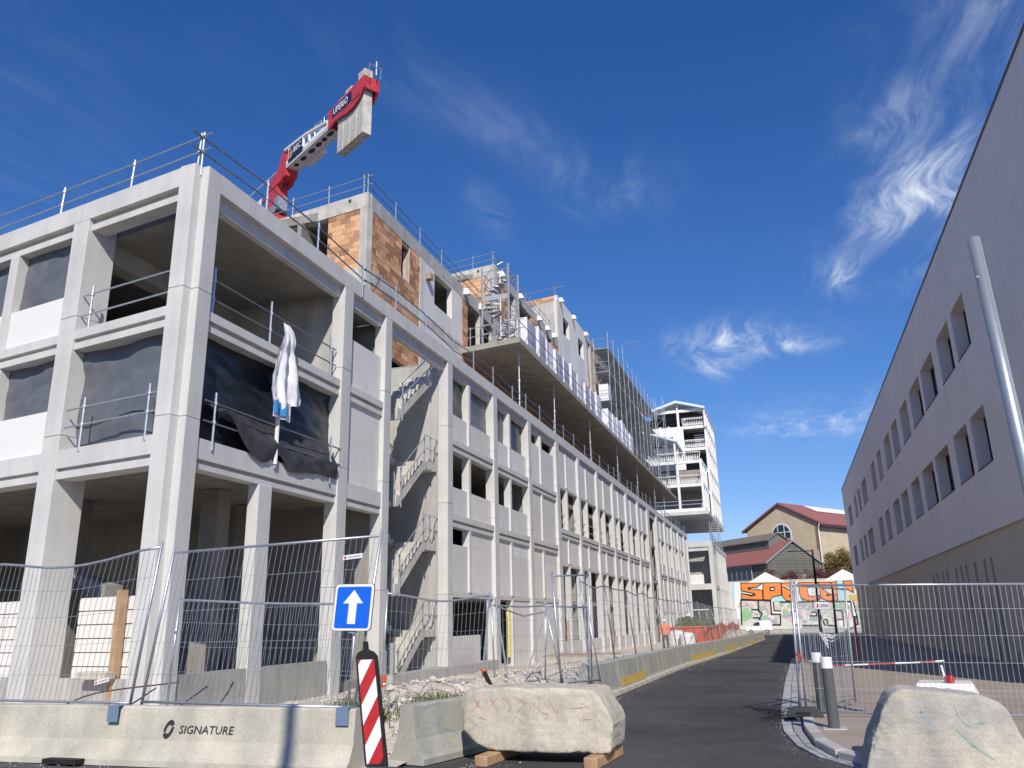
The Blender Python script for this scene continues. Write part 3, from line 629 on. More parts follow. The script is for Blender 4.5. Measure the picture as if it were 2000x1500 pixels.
# ================================================================== GUARDRAILS
def guard(label, posts, h=.85, rails=(.38, .76), drop=0.0, rm='dsteel', pm='steel', over=.25, r=.026, lean=(0, 0), rail_off=(0, 0), group='temporary guardrails'):
    b = posts[0]; ro = root('guardrail', b, label, 'guardrail', group)
    for p in posts:
        p = Vector(p); t = p + Vector((lean[0], lean[1], h)); mb = MB().tube([p - Vector((0, 0, drop)), t], r*1.1, 6)
        for q in rails: c = p + (t-p)*(q/h); mb.tube([c - Vector((0, 0, .035)), c + Vector((0, 0, .035))], r*1.9, 6)
        add(mb, 'post', pm, ro)
    for q in rails:
        ps = [Vector(p) + Vector((lean[0]*q/h + rail_off[0], lean[1]*q/h + rail_off[1], q)) for p in posts]
        d0 = (ps[0]-ps[1]).normalized()*over; d1 = (ps[-1]-ps[-2]).normalized()*over
        ps[0] = ps[0]+d0; ps[-1] = ps[-1]+d1
        n = 3
        for i in range(0, len(ps)-1, n):       # tubes overlap a little, as scaffold tubes do
            seg = ps[i:i+n+1]
            if len(seg) > 1:
                e = (seg[-1]-seg[-2]).normalized()*.18
                w = Vector((0, 0, random.uniform(-.02, .02))); add(MB().tube([s + w for s in seg[:-1]] + [seg[-1]+e+w], r*.85, 6), 'rail', rm, ro)
    return ro
cp = (-12.28, 13.86, 10.58)
guard('guardrail of scaffold tubes along the parapet above the camera-side face', [cp] + [FR(u, .15, 10.58) for u in (2.45, 5.2, 8.2, 11.2, 14.2)], h=.88, rails=(.36, .76), rm='gsteel', over=.35, lean=(.04, 0))
guard('long dark-railed guardrail running along the whole street parapet', [(-12.2, 13.9, 10.45)] + [(-12.06 + (.10 if i % 3 == 2 else 0), 16.3+2.55*i, 10.45 - (.25 if i % 3 == 2 else 0)) for i in range(37)], h=1.05, rails=(.50, .90), over=.4, drop=.12)
guard('guardrail on the front roof edge of the lowest brick volume', [F1(u, .12, 17.97) for u in (.35, 2.3, 4.4, 6.5)], h=1.0, rails=(.45, .85), rm='steel', over=.5)
guard('dark guardrail on the street roof edge of the lowest brick volume', [(XS-.12, 27.95+2.7*i, 17.96) for i in range(6)], h=1.0, rails=(.45, .88))
guard('guardrail on the front roof edge of the middle brick volume', [F2(u, .12, 21.6) for u in (.15, 1.6, 4.0)], h=1.0, rails=(.45, .88), rm='steel')
guard('guardrail on the street roof edge of the middle brick volume', [(XS-.12, 44.3+2.6*i, 21.6) for i in range(6)], h=1.0, rails=(.45, .88), rm='gsteel')
guard('short guardrail on top of the tallest concrete volume', [F3(u, .3, 25.58) for u in (.3, 3.0, 5.2)], h=.9, rails=(.8,), rm='steel', over=.8)
guard('guardrail across the open second floor bay beside the corner column', [(-12.22, 14.75, 7.05), (-12.22, 17.05, 7.05), (-12.2, 20.05, 7.05)], h=1.25, rails=(.45, .92), over=.12)
guard('guardrail in front of the torn black sheet on the first floor', [(-12.02, 14.9, 4.0), (-12.0, 17.3, 4.0), (-12.0, 19.95, 4.0)], h=1.2, rails=(.5, .95), over=.35, drop=.15)
guard('guardrail across the open second floor bay on the camera-side face', [FR(.52, .12, 7.05), FR(3.35, .12, 7.05)], h=1.15, rails=(.42, .92), rm='steel', over=.15)
guard('guardrail over the grey plastic sheet on the first floor of the camera-side face', [FR(.75, .02, 4.05), FR(2.95, .02, 4.05)], h=1.2, rails=(.55, .98), rm='gsteel', over=.45, drop=.08)
guard('thin guardrail round the near end of the cantilevered terrace', [(-14.9, 38.6, 14.3), (-13.4, 38.36, 14.3), (-12.15, 38.2, 14.3)], h=1.1, rails=(.5, 1.0), rm='steel')
guard('dark rail along the outer edge of the cantilevered terrace', [(-11.98, 38.3+3.9*i, 14.3) for i in range(15)], h=1.05, rails=(.95,), over=.1)
for i, (dz, yy) in enumerate(((.62, 22.3), (.05, 22.9))):
    tag(add(MB().tube([(-15.6, 27.4-i, 10.9+dz), (-12.0, yy+.4, 11.35-i*.55)], .024, 6), 'loose_tube', 'gsteel'), ['loose scaffold tube lying across the street guardrail, upper one', 'loose scaffold tube lying across the street guardrail, lower one'][i], 'tube', 'loose tubes')
# white cloth thrown over the rail
def cl(s, t):
    w = .16 + .62*min(1, t*1.15)**.8; y = 17.30 + (s-.40)*2*w*.85 + .12*t; z = 7.72 - 2.2*t - .16*math.sin(s*4+.6)*t + .05*fbm(s*7, t*2, 5)
    fold = .10*fbm(s*4.5, t*1.2, 9) + .05*math.sin(s*19+2*fbm(s*3, t*2, 1))
    return (-11.92 + fold*min(1, t*2.5)*(.6+.6*t) + .10*math.sin(min(1, t*3)*math.pi) + .02*fbm(s*14, t*10), y, z)
ct = root('hanging_cloth', (-11.95, 17.2, 5.8), 'crumpled white tarpaulin hanging over the guardrail of the second floor', 'tarpaulin')
add(MB().grid(cl, 26, 24), 'sheet', 'cloth', ct, smooth=True)
add(MB().grid(lambda s, t: (-11.86 + .05*math.sin(s*9), 16.9+.6*s, 5.2+.34*t), 8, 4), 'blue_corner', 'blue', ct, smooth=True)
add(MB().grid(lambda s, t: (-11.90 + .05*math.sin(s*12), 16.95+.8*s, 5.12+.5*t), 8, 4), 'lower_fold', 'cloth', ct, smooth=True)
tag(add(MB().tube([(-11.99, 17.3, 3.95), (-11.99, 17.3, 5.6)], .055, 8), 'wrapped_post', 'hoard'), 'tape-wrapped post below the hanging white tarpaulin', 'post')

# ================================================================== TERRACE: pallets, props, spiral stair, scaffold
ordn = ['first', 'second', 'third', 'fourth', 'fifth', 'sixth', 'seventh', 'eighth', 'ninth', 'tenth', 'eleventh', 'twelfth', 'thirteenth', 'fourteenth', 'fifteenth', 'sixteenth']
py_ = 40.1; pal = []
for i in range(16):
    w = 1.45 if i % 3 else 1.75; h = 1.85 + (.25 if i % 4 == 1 else 0) + random.uniform(-.08, .08); y0 = py_; py_ += w + (.18 if i % 2 else .55)
    if i == 9: py_ += 2.2
    p = root('block_pallet', (-12.9, y0, 14.3), f'wrapped lavender pallet of blocks, {ordn[i]} from the spiral stair along the terrace edge', 'pallet', 'pallets of wrapped blocks on the terrace')
    d = 1.15 if i else 1.6
    bx('pallet_base', 'woodg', p, -12.12-d, -12.12, y0, y0+w, 14.305, 14.42)
    n = 2
    for k in range(n): bx('block_stack', 'lav' if (i+k) % 3 else 'lavw', p, -12.12-d+.03, -12.14, y0+w*k/n+.012, y0+w*(k+1)/n-.012, 14.425, 14.3+h, bevel=.03)
    bx('wrap_cover', 'lavw', p, -12.12-d+.01, -12.12, y0+.005, y0+.06, 14.43, 14.3+h+.03)
    if i in (0, 1, 3, 4, 5, 7, 8):
        for r in range(9): bx('printed_strip', 'stripe', p, -12.135, -12.128, y0+.12, y0+w-.1, 14.62+r*.17, 14.665+r*.17)
for i, y in enumerate((39.4, 46.4, 56.0, 66.0, 75.5, 86, 93)):
    p = root('prop', (-12.45, y, 10.2), f'adjustable steel prop under the terrace slab, {ordn[i]} from its near corner', 'prop', 'steel props under the terrace')
    add(MB().tube([(-12.45, y, 10.2), (-12.42, y-.05, 12.3)], .045, 8), 'outer_tube', 'steel', p); add(MB().tube([(-12.42, y-.05, 12.3), (-12.4, y-.08, 13.98)], .033, 8), 'inner_tube', 'steel', p)
    add(MB().tube([(-12.42, y-.05, 12.22), (-12.42, y-.05, 12.36)], .075, 8), 'collar', 'gsteel', p)
    bx('head_plate', 'gsteel', p, -12.5, -12.3, y-.18, y+.02, 13.96, 13.998)
ss = root('spiral_stair', (-13.4, 39.2, 14.3), 'prefabricated steel spiral stair tower standing on the terrace corner', 'stair')
cxs, cys = -13.4, 39.35
for (dx, dy) in ((-.78, -.78), (.78, -.9), (.78, .78), (-.78, .78)):
    add(MB().tube([(cxs+dx, cys+dy, 14.3), (cxs+dx, cys+dy, 18.75)], .055, 6), 'corner_post', 'gsteel', ss)
add(MB().tube([(cxs, cys, 14.3), (cxs, cys, 18.6)], .06, 8), 'centre_post', 'gsteel', ss)
for k in range(22):
    a0 = -1.6 + k*.36; a1 = a0 + .42; z = 14.5 + k*.178
    add(MB().prism([(cxs, cys, z), (cxs+.82*math.cos(a0), cys+.82*math.sin(a0), z), (cxs+.86*math.cos((a0+a1)/2), cys+.86*math.sin((a0+a1)/2), z), (cxs+.82*math.cos(a1), cys+.82*math.sin(a1), z)], (0, 0, .05)), 'tread', 'gsteel', ss)
for (dz) in (.6, 1.1): add(MB().tube([(cxs+.86*math.cos(-1.6+.36*k), cys+.86*math.sin(-1.6+.36*k), 14.5+.178*k+dz) for k in range(20)], .022, 5), 'handrail', 'steel', ss)
for z in (14.9, 15.4, 16.6, 18.0, 18.5):
    mb = MB()
    c4 = [(cxs-.78, cys-.78), (cxs+.78, cys-.9), (cxs+.78, cys+.78), (cxs-.78, cys+.78)]
    for (a, b) in zip(c4, c4[1:] + c4[:1]): mb.tube([(a[0], a[1], z), (b[0], b[1], z)], .022, 5)
    add(mb, 'brace_ring', 'steel', ss)
bx('side_plate', 'gsteel', ss, cxs-.76, cxs+.76, cys-.86, cys-.84, 16.75, 17.05)
sf = root('scaffold', (-14.5, 72, 14.3), 'tall tube scaffold with plank decks wrapping the far part of the upper storeys', 'scaffold')
SY = [71.6 + 2.6*i for i in range(12)]
for y in SY:
    for x in (-13.75, -15.15):
        zt = 26.2 if x > -14 else 25.7
        add(MB().tube([(x, y, 14.3), (x, y, zt)], .03, 5), 'standard', 'gsteel', sf)
for zz in (17.2, 19.5, 22.3, 24.6):
    for (a, b) in zip(SY, SY[1:]):
        bx('deck', 'gsteel', sf, -15.1, -13.8, a+.02, b-.02, zz, zz+.05)
        if zz > 23: bx('toe_board', 'woodg', sf, -13.80, -13.77, a+.02, b-.02, zz+.065, zz+.18)
    for h in (.5, 1.0): add(MB().tube([(-13.75, SY[0]-.2, zz+h), (-13.75, SY[-1]+.2, zz+h)], .02, 5), 'guard_tube', 'gsteel', sf); add(MB().tube([(-15.2, SY[0], zz+h), (-13.7, SY[0], zz+h)], .024, 5), 'guard_tube', 'steel', sf)
    for i in range(0, 11, 3): add(MB().tube([(-13.72, SY[i], zz), (-13.72, SY[i+1], zz+2.2)], .022, 5), 'brace', 'steel', sf)
olive = mat('insulation_board', (.26, .24, .17), .9, .3, 2)
for k in range(8): bx('insulation_board', olive if k % 2 else 'conc2', sf, -15.36, -15.33, 74.5+k*3.1, 77+k*3.1, 15.5, 24.4)
bx('material_stack', 'lavw', sf, -14.9, -14.0, 71.9, 72.9, 19.56, 21.2)
add(MB().tube([(-13.75, 79.4, 26.4), (-13.75, 79.4, 27.6), (-12.3, 79.4, 27.6)], .035, 5).tube([(-13.75, 79.4, 26.7), (-12.6, 79.4, 27.6)], .03, 5), 'hoist_arm', 'steel', sf)
lt = root('scaffold_tower', (-13.2, 97, 14.3), 'slim scaffold ladder tower in front of the white gabled block', 'scaffold')
for (x, y) in ((-13.2, 96), (-12.2, 96), (-13.2, 97.6), (-12.2, 97.6)): add(MB().tube([(x, y, 14.3), (x, y, 25.8)], .035, 5), 'standard', 'steel', lt)
for k in range(9):
    z = 15.2 + k*1.15; add(MB().tube([(-13.2, 96, z), (-12.2, 96, z)], .025, 5).tube([(-12.2, 96, z), (-12.2, 97.6, z)], .025, 5).tube([(-13.2, 96, z), (-12.2, 96, z+1.1)], .02, 5), 'ledger', 'steel', lt)

# ================================================================== TOWER CRANE (counter-jib end)
cr = root('tower_crane', (-40.92, 56.9, zg(57)), 'red and white tower crane with its counter-jib reaching over the roofs', 'crane')
CA = Vector((-40.92, 56.9, 0)); CD = (Vector((-27.31, 48.82, 0)) - CA).normalized(); CS = Vector((-CD.y, CD.x, 0))     # along the counter-jib, sideways (+ = away)
def CF(u, s, z): p = CA + CD*u + CS*s*.58; return (p.x, p.y, z if z < 33 else 40 + (z-40)*.84)
add(MB().fbox(CF, -1.0, 1.0, -1.0, 1.0, zg(57), 33.5), 'mast', 'wred', cr)
add(MB().fbox(CF, -1.7, 1.7, -1.7, 1.7, 33.5, 34.6), 'slewing_platform', 'wred', cr); add(MB().fbox(CF, -.9, .9, -.9, .9, 34.6, 38.6), 'slewing_tower', 'wred', cr)
for s in (-1.9, 1.8): add(MB().fbox(CF, -2.0, 2.0, s, s+.08, 34.6, 35.5), 'platform_railing', 'gsteel', cr)
add(MB().fbox(CF, -2.2, -1.2, -2.2, -.6, 35.0, 36.8), 'cab', 'wwhite', cr); add(MB().fbox(CF, 1.25, 2.1, -1.5, 0, 35.0, 36.6), 'switch_cabinet', 'gsteel', cr)
add(MB().prism([CF(-.9, -1.0, 38.6), CF(1.6, -1.0, 38.6), CF(2.6, -1.0, 40.0), CF(2.5, -1.0, 42.0), CF(1.7, -1.0, 42.1), CF(.9, -1.0, 40.4), CF(-.9, -1.0, 39.6)], CS*.35), 'apex_frame', 'wred', cr)
add(MB().prism([CF(-.9, .6, 38.6), CF(1.6, .6, 38.6), CF(2.6, .6, 40.0), CF(2.5, .6, 42.0), CF(1.7, .6, 42.1), CF(.9, .6, 40.4), CF(-.9, .6, 39.6)], CS*.35), 'apex_frame', 'wred', cr)
add(MB().fbox(CF, 1.0, 2.6, -.95, 1.0, 38.9, 39.9), 'jib_root', 'wred', cr)
jb = add(MB().fbox(CF, 2.6, 10.4, -1.0, 1.0, 39.75, 40.0), 'jib_deck', 'wwhite', cr)
for s in (-1.0, .85): add(MB().fbox(CF, 2.6, 10.6, s, s+.15, 39.65, 40.45), 'jib_beam', 'wwhite', cr)
for k, (u, w_) in enumerate(((3.3, .6), (4.5, .9), (6.0, 1.0), (7.3, .9), (8.4, .7), (9.3, 1.0))):
    mbp = MB(); pts = [CF(u + w_*.5 + w_*.5*math.cos(a_*math.pi/6), -.05 + .36*math.sin(a_*math.pi/6), 39.742) for a_ in range(12)]; mbp.prism(pts, (0, 0, -.015)); add(mbp, 'deck_opening', 'dark', jb)
for s in (-.95, .9): add(MB().tube([CF(2.3, s, 42.0), CF(6.5, s, 41.5), CF(10.2, s, 40.6)], .2, 6), 'tie_bar', 'wwhite', cr)
for u in (3.2, 5.9, 7.0): add(MB().tube([CF(u, -.97, 40.3), CF(u, -.97, 42.25 - (u-2.2)*.17)], .13, 6), 'upright', 'wwhite', cr)
for u in (8.0, 9.6): add(MB().tube([CF(u, -1, 40.4), CF(u, -1, 41.6), CF(u+1.1, -1, 41.5), CF(u+1.1, -1, 40.4)], .03, 5), 'railing', 'steel', cr)
sgn = add(MB().fbox(CF, 3.15, 5.9, -1.16, -1.12, 40.0, 41.45), 'banner', mat('banner_navy', (.012, .025, .09), .5, .05), cr)
text_mesh('BEC', .8, 'lettering', 'inkw', sgn, CF(4.15, -1.17, 40.62), CD, (0, 0, 1), bold=.012)
for (a0, b0) in (((3.35, 40.3), (3.75, 40.5)), ((3.45, 40.5), (3.95, 41.1)), ((3.55, 41.0), (3.95, 41.2))):
    add(MB().fbox(CF, a0[0], b0[0], -1.175, -1.165, a0[1], b0[1]), 'emblem', mat('emblem_gold', (.62, .36, .06), .5, .05) if a0[0] == 3.35 else bpy.data.materials['emblem_gold'], sgn)
add(MB().fbox(CF, 4.4, 7.4, 1.0, 1.6, 39.4, 39.7), 'walkway', 'wwhite', cr)
# red ballast cradle with curved lower edge
cr_lo = [(10.5, 39.4), (11.6, 39.75), (12.6, 39.62), (13.6, 39.4), (14.6, 39.45), (15.6, 39.9), (16.2, 40.6)]
for s in (-1.15, .95):
    pl = [CF(u, s, z) for u, z in cr_lo] + [CF(16.2, s, 41.9), CF(10.5, s, 41.5)]
    ck = add(MB().prism(pl, CS*.16), 'ballast_cradle', 'wred', cr)
    if s < 0:
        pn = add(MB().fbox(CF, 11.2, 14.3, -1.175, -1.16, 40.30, 41.42), 'name_board', bpy.data.materials['banner_navy'], cr)
        text_mesh('UPERIO', .86, 'lettering', 'inkw', pn, CF(11.35, -1.18, 40.56), CD, (0, 0, 1), bold=.014, sx=.82)
        for (u0, u1) in ((12.7, 13.7), (14.1, 15.6)): add(MB().prism([CF(u0, -1.17, 40.0), CF(u1, -1.17, 40.1), CF(u1, -1.17, 40.4), CF(u0+.5, -1.17, 40.22)], CS*.012), 'cradle_slot', 'dark', ck)
add(MB().fbox(CF, 16.0, 16.2, -1.0, 1.0, 40.6, 41.9), 'cradle_end', 'wred', cr)
add(MB().fbox(CF, 10.5, 10.7, -1.0, .95, 39.7, 40.6), 'cradle_front', 'wred', cr)
for k in range(4):
    u = 11.75 + k*1.02; add(MB().fbox(CF, u, u+.99, -.72, .62, 36.1 + .42*k*0, 42.2 + (.35 if k == 1 else 0) + (.9 if k == 3 else 0)), 'ballast_block', 'rough', cr, bevel=.03)
for s in (-.9, .9): add(MB().tube([CF(16.2, s, 41.6), CF(16.7, s, 41.6), CF(16.7, s, 42.9)], .035, 5), 'end_railing', 'steel', cr)
add(MB().tube([CF(16.7, -.9, 42.8), CF(16.7, .9, 42.8)], .035, 5), 'end_railing', 'steel', cr)
add(MB().tube([CF(16.6, .3, 42.0), CF(16.6, .3, 43.5)], .05, 6), 'beacon_light', 'wwhite', cr)
for s in (-.8, .8): add(MB().tube([CF(-1.2, s, 38.0), CF(-14, s, 39.5), CF(-44, s, 41.0)], .14, 5), 'jib_chord', 'wred', cr)
add(MB().tube([CF(.5, -.2, 41.0), CF(-20, 0, 41.6)], .05, 5), 'jib_tie', 'wwhite', cr)
add(MB().fbox(CF, -7.5, -2.2, -1.1, -1.05, 37.4, 38.5), 'front_banner', 'wwhite', cr); text_mesh('POTAIN', .8, 'lettering', 'ink', cr, CF(-6.8, -1.11, 37.65), CD, (0, 0, 1), bold=.01)

# ================================================================== WHITE GABLED BLOCK AND ITS BASE AT THE END OF THE WING
bb = root('base_building', (-10.5, 114, zg(114)), 'pale three storey concrete base with closely spaced fins past the end of the wing', 'building')
BF = lambda u, d, z: tuple(Vector((-9.2, 113.6, 0)) + D_F*u + N_F*d + Vector((0, 0, z)))
bbx = lambda nm, m, F, *a: add(MB().fbox(F, *a), nm, m, bb)
bbx('front_band', 'conc', BF, 0, 9, 0, .4, 9.2, 9.95); bbx('front_pier', 'conc', BF, 0, .55, 0.02, .9, -3.2, 9.198); bbx('front_ledge', 'conc', BF, .56, 9, .02, .5, 3.6, 4.35); bbx('front_step', 'conc', BF, .56, 9, .15, .5, 8.7, 9.198)
bbx('recess_wall', 'conc2', BF, .3, 9, 3.2, 3.4, -3.2, 9.9); bbx('upper_floor', 'conc2', BF, .3, 9, .3, 3.2, 3.7, 4.1); bx('roof_slab', 'conc2', bb, -18, -9.65, 115.6, 139, 9.3, 9.7)
bbx('light_block', 'white', BF, 1.6, 4.2, .35, .5, 4.36, 5.6); bbx('door_opening', 'dark', BF, .6, 4.5, .9, 1.0, -3, .9); bbx('door_head', 'white', BF, 1.4, 4.6, .85, 1.0, .95, 1.1)
for i in range(10):
    y = 114.2 + i*2.55; bx('fin', 'conc', bb, -9.75, -9.2, y, y+.5, -3.4, 9.3); 
    if i: bx('fin_ledge', 'conc2', bb, -9.6, -9.3, y-2.04, y-.01, 3.7, 4.0); bx('infill_panel', 'panel', bb, -9.8, -9.6, y-2.04, y-.01, -3.4, 9.2)
bx('street_band', 'conc', bb, -9.6, -9.2, 114.1, 140, 9.302, 9.95)
guard('thin handrail on the roof edge of the finned base block', [(-9.3, 114+3*i, 9.95) for i in range(8)], h=1.05, rails=(.5, 1.0), rm='steel', r=.035)
es = root('escape_stair', (-8.9, 118, 9.9), 'open steel escape stair below the white gabled block', 'stair')
for y in (114.6, 117.5):
    for x in (-9.4, -8.3): add(MB().tube([(x, y, 9.9), (x, y, 13.4)], .05, 5), 'post', 'gsteel', es)
for k in range(12): bx('tread', 'steel', es, -9.4, -8.3, 114.7+k*.25, 114.92+k*.25, 10.1+k*.28, 10.15+k*.28)
tw = root('gabled_tower', (-11, 113, 13.5), 'white steel framed block with gabled pale roof and slatted balconies on stilts', 'building')
tbx = lambda nm, m, x0, x1, y0, y1, z0, z1: bx(nm, m, tw, x0, x1, y0, y1, z0, z1)
tbx('deck_slab', 'conc', -19, -9.05, 111.2, 137, 13.3, 13.75)
TXR = -9.1
def frame_block(y0, y1, xl, xr, zs, cols_front, cols_side):
    for z in zs: tbx('floor_beam', 'tower', xl, xr, y0, y0+.3, z, z+.42); tbx('side_beam', 'tower', xr-.3, xr-.01, y0+.302, y1, z, z+.55)
    for x in cols_front: tbx('column', 'tower', x-.16, x+.16, y0-.03, y0+.28, zs[0]+.425 if x != xr-.16 else 13.75, zs[-1])
    for y in cols_side: tbx('side_column', 'tower', xr-.32, xr+.02, y, y+.3, 13.76, zs[-1])
    for z in zs[:-1]: tbx('floor_slab', 'inner', xl, xr-.32, y0+.32, y1, z, z+.3)
lev = [13.75, 17.1, 20.3]; upl = [20.3, 23.6, 26.9]
frame_block(111.4, 119.2, -19, -9.4, lev, (-12.75, -9.56), [113.6+2.2*i for i in range(3)])
frame_block(119.4, 137, -19, -9.0, [13.75, 17.1, 20.3, 23.6, 26.9, 29.5], (-13.0, -9.16), [121.6+2.6*i for i in range(6)])
tbx('back_wall', 'dark', -19, -9.4, 122.6, 122.8, 13.8, 29.4); tbx('back_wall', 'inner', -19, -9.9, 116.4, 116.6, 13.8, 20.2)
tbx('white_wall', 'white', -19, -12.35, 119.25, 119.38, 20.8, 26.9); tbx('white_wall', 'white', -19, -12.78, 114.3, 114.5, 20.8, 23.2)
for (x, z) in ((-15.0, 24.3), (-16.8, 24.3)): tbx('window', 'glassd', x, x+1.1, 119.2, 119.26, z, z+1.5)
for (x, z) in ((-15.2, 20.9), (-13.9, 20.9)): tbx('timber_panel', 'wood', x, x+.9, 114.2, 114.31, z, z+1.2)
def gable(y0, y1, xl, xm, xr, ze, zr, th=.35):
    for (a, b) in (((xl, ze), (xm, zr)), ((xm, zr), (xr, ze))):
        add(MB().prism([(a[0], y0, a[1]), (b[0], y0, b[1]), (b[0], y0, b[1]+th), (a[0], y0, a[1]+th)], (0, y1-y0, 0)), 'roof', 'roofm', tw)
gable(118.6, 138, -17.3, -13.1, -8.95, 29.6, 30.85); gable(110.9, 119.1, -19.5, -16.8, -12.6, 23.3, 24.9)
tbx('column', 'tower', -13.15, -12.9, 119.3, 119.6, 26.9, 30.6); tbx('column', 'tower', -9.2, -8.98, 118.9, 119.3, 26.9, 29.7); tbx('column', 'tower', -13.0, -12.75, 111.2, 111.5, 20.3, 23.4)
add(MB().prism([(-17, 122.4, 29.5), (-9.2, 122.4, 29.5), (-13.1, 122.4, 30.8)], (0, .2, 0)), 'gable_infill', 'dark', tw)
def slat_rail(x0, x1, y, z, n, h=1.1):
    ro_ = add(MB().box(x0, x1, y-.03, y+.03, z+h, z+h+.07), 'balcony_rail', 'tower', tw)
    for i in range(n):
        x = x0 + (x1-x0)*(i+.5)/n; t = .045; lean = .10 if i % 2 else -.10
        add(MB().hexa([(x-t, y-.02, z+.05), (x+t, y-.02, z+.05), (x+t, y+.02, z+.05), (x-t, y+.02, z+.05)], [(x-t+lean, y-.02, z+h), (x+t+lean, y-.02, z+h), (x+t+lean, y+.02, z+h), (x-t+lean, y+.02, z+h)]), 'slat', 'tower', ro_)
slat_rail(-12.4, -9.3, 119.35, 27.35, 24); slat_rail(-12.3, -9.3, 119.35, 24.05, 24); slat_rail(-16.5, -9.6, 111.4, 20.72, 46); slat_rail(-16.5, -9.6, 111.4, 17.52, 46)
for z in (14.7, 15.2): add(MB().tube([(-16, 111.4, z), (-9.6, 111.4, z)], .04, 5), 'guard_tube', 'steel', tw)
tbx('stored_boards', 'white', -12.0, -10.6, 111.8, 112.4, 20.75, 21.4); tbx('stored_boards', 'wood', -12.3, -11.9, 119.8, 120.2, 27.35, 28.6)
for k in range(3): add(MB().grid(lambda s, t, k=k: (-16.4+k*1.35+1.1*s, 119.8+.3*t, 26.95+.7*math.sin(s*math.pi)*(.6+.4*t)+.1*fbm(s*4, t*4, k)), 8, 4), 'material_bag', 'bag', tw, smooth=True)
for k in range(7): tbx('louvre', 'tower', -11.0, -9.6, 121.0, 121.1, 24.2+k*.32, 24.32+k*.32)
from mathutils.bvhtree import BVHTree

# ================================================================== GREY BUILDING ON THE RIGHT
rbd = root('rendered_building', (7.5, 60, zg(60)), 'grey rendered building with deep paired windows along the right side', 'building')
XR = 7.5
YA, YB, ZT = 18.9, 107.8, 14.75
G1 = [(32.8, 35.3), (36.05, 38.9)]; G2 = [(40.3, 43.9), (44.6, 48.2), (49.5, 52.6), (54.4, 57.3), (58.6, 62.0), (64.6, 67.2), (69.4, 72.4)]; G3 = [(77.8, 82.2), (84.6, 87.2), (89.4, 92.2)]; G4 = [(97.0, 101.6)]
cuts = G1 + G2 + G3 + G4
def strip(z0, z1, m='render', cs=()):
    y = YA
    for (a, b) in list(cs) + [(YB, YB)]:
        if a - y > .01: bx('wall', m, rbd, XR, XR+.62, y, a, z0, z1)
        y = b
strip(2.9, 5.22); strip(5.22, 7.32, cs=cuts); strip(7.32, 9.68); strip(9.68, 11.78, cs=cuts); strip(11.78, ZT)
for (z0, z1) in ((5.22, 7.32), (9.68, 11.78)):
    for (a, b) in cuts:
        w = bx('window', 'glassd', rbd, XR+.55, XR+.60, a+.08, b-.08, z0+.1, z1-.08)
        fr = MB(); 
        for (p, q, r, s_) in ((a, a+.08, z0, z1), (b-.08, b, z0, z1), (a+.081, b-.081, z1-.08, z1), (a+.081, b-.081, z0, z0+.10)): fr.box(XR+.49, XR+.60, p, q, r, s_)
        fr.box(XR+.50, XR+.56, (a+b)/2-.04, (a+b)/2+.04, z0+.101, z1-.081)
        add(fr, 'frame', 'wframe', w)
        bx('sill', 'dark', w, XR-.03, XR+.56, a+.002, b-.002, z0-.001, z0+.03)
slots = [36.4, 37.65, 39.5, 41.4, 42.6, 43.9, 46.3, 47.6, 49.3, 50.6, 58.5, 62.0, 63.6, 76.6, 80]
y = YA
for a in slots + [YB]:
    bx('base_wall', 'renderb', rbd, XR+.13, XR+.6, y, a, zg(100)-.5, 2.898); y = a + .42
for a in slots:
    bx('slot_head', 'renderb', rbd, XR+.13, XR+.6, a+.001, a+.419, 2.03, 2.897); bx('slot_window', 'dark', rbd, XR+.5, XR+.58, a, a+.42, zg(100)-.4, 2.03)
bx('end_wall', 'render', rbd, XR+.62, XR+16, YA, YA+.4, -2.5, ZT); bx('far_wall', 'render', rbd, XR+.62, XR+16, YB-.4, YB, -3, ZT); bx('roof', 'render', rbd, XR+.62, XR+16, YA+.4, YB-.4, ZT-.5, ZT-.1)
bx('roof_edge', mat('roof_flashing', (.16, .16, .17), .5, .05), rbd, XR-.04, XR+.66, YA-.04, YB+.04, ZT+.001, ZT+.09)
tag(bx('brown_pier', 'wframe', None, XR+.2, XR+.9, YB+.3, YB+1.2, zg(110), 8.2), 'tall narrow dark brown pier behind the far corner of the grey building', 'pier')

# ================================================================== FOREGROUND LEFT: barriers, fences, sign, beacon
def barrier(x0, y0, x1, y1, z, h, m, label, w0=.56, w1=.20, kind=None, ext=()):
    """jersey-profile barrier between two ground points"""
    a = Vector((x0, y0, 0)); b = Vector((x1, y1, 0)); t = (b-a).normalized(); n = Vector((-t.y, t.x, 0)); L = (b-a).length
    ro = root('concrete_barrier', (x0, y0, z), label, 'barrier', 'concrete barriers')
    prof = [(-w0/2, 0), (-w0/2, .10*h), (-w0*.40, .16*h), (-w1*.75, .42*h), (-w1/2, .97*h), (-w1*.40, h), (w1*.40, h), (w1/2, .97*h), (w1*.75, .42*h), (w0*.40, .16*h), (w0/2, .10*h), (w0/2, 0)]
    seg = max(4, int(L/.25)); mb = MB(); k = len(prof)
    z1 = z + zg(y1) - zg(y0)
    for i in range(seg+1):
        c = a + t*(L*i/seg); zz = z + (z1-z)*i/seg
        for (d, e) in prof:
            j = .012*vnoise(c.x*3+d*5, c.y*3, e*6); mb.v.append((c.x + n.x*(d+j), c.y + n.y*(d+j), zz + e + .010*vnoise(c.x*5, c.y*5+d*9, 4)*(1 if e > .5*h else 0)))
    for i in range(seg):
        for j in range(k): mb.f.append((i*k+j, i*k+(j+1) % k, (i+1)*k+(j+1) % k, (i+1)*k+j))
    mb.f += [tuple(range(k-1, -1, -1)), tuple(seg*k+j for j in range(k))]
    add(mb, 'body', m, ro, loc=(x0, y0, z)); return ro
zb = zg(9.8)
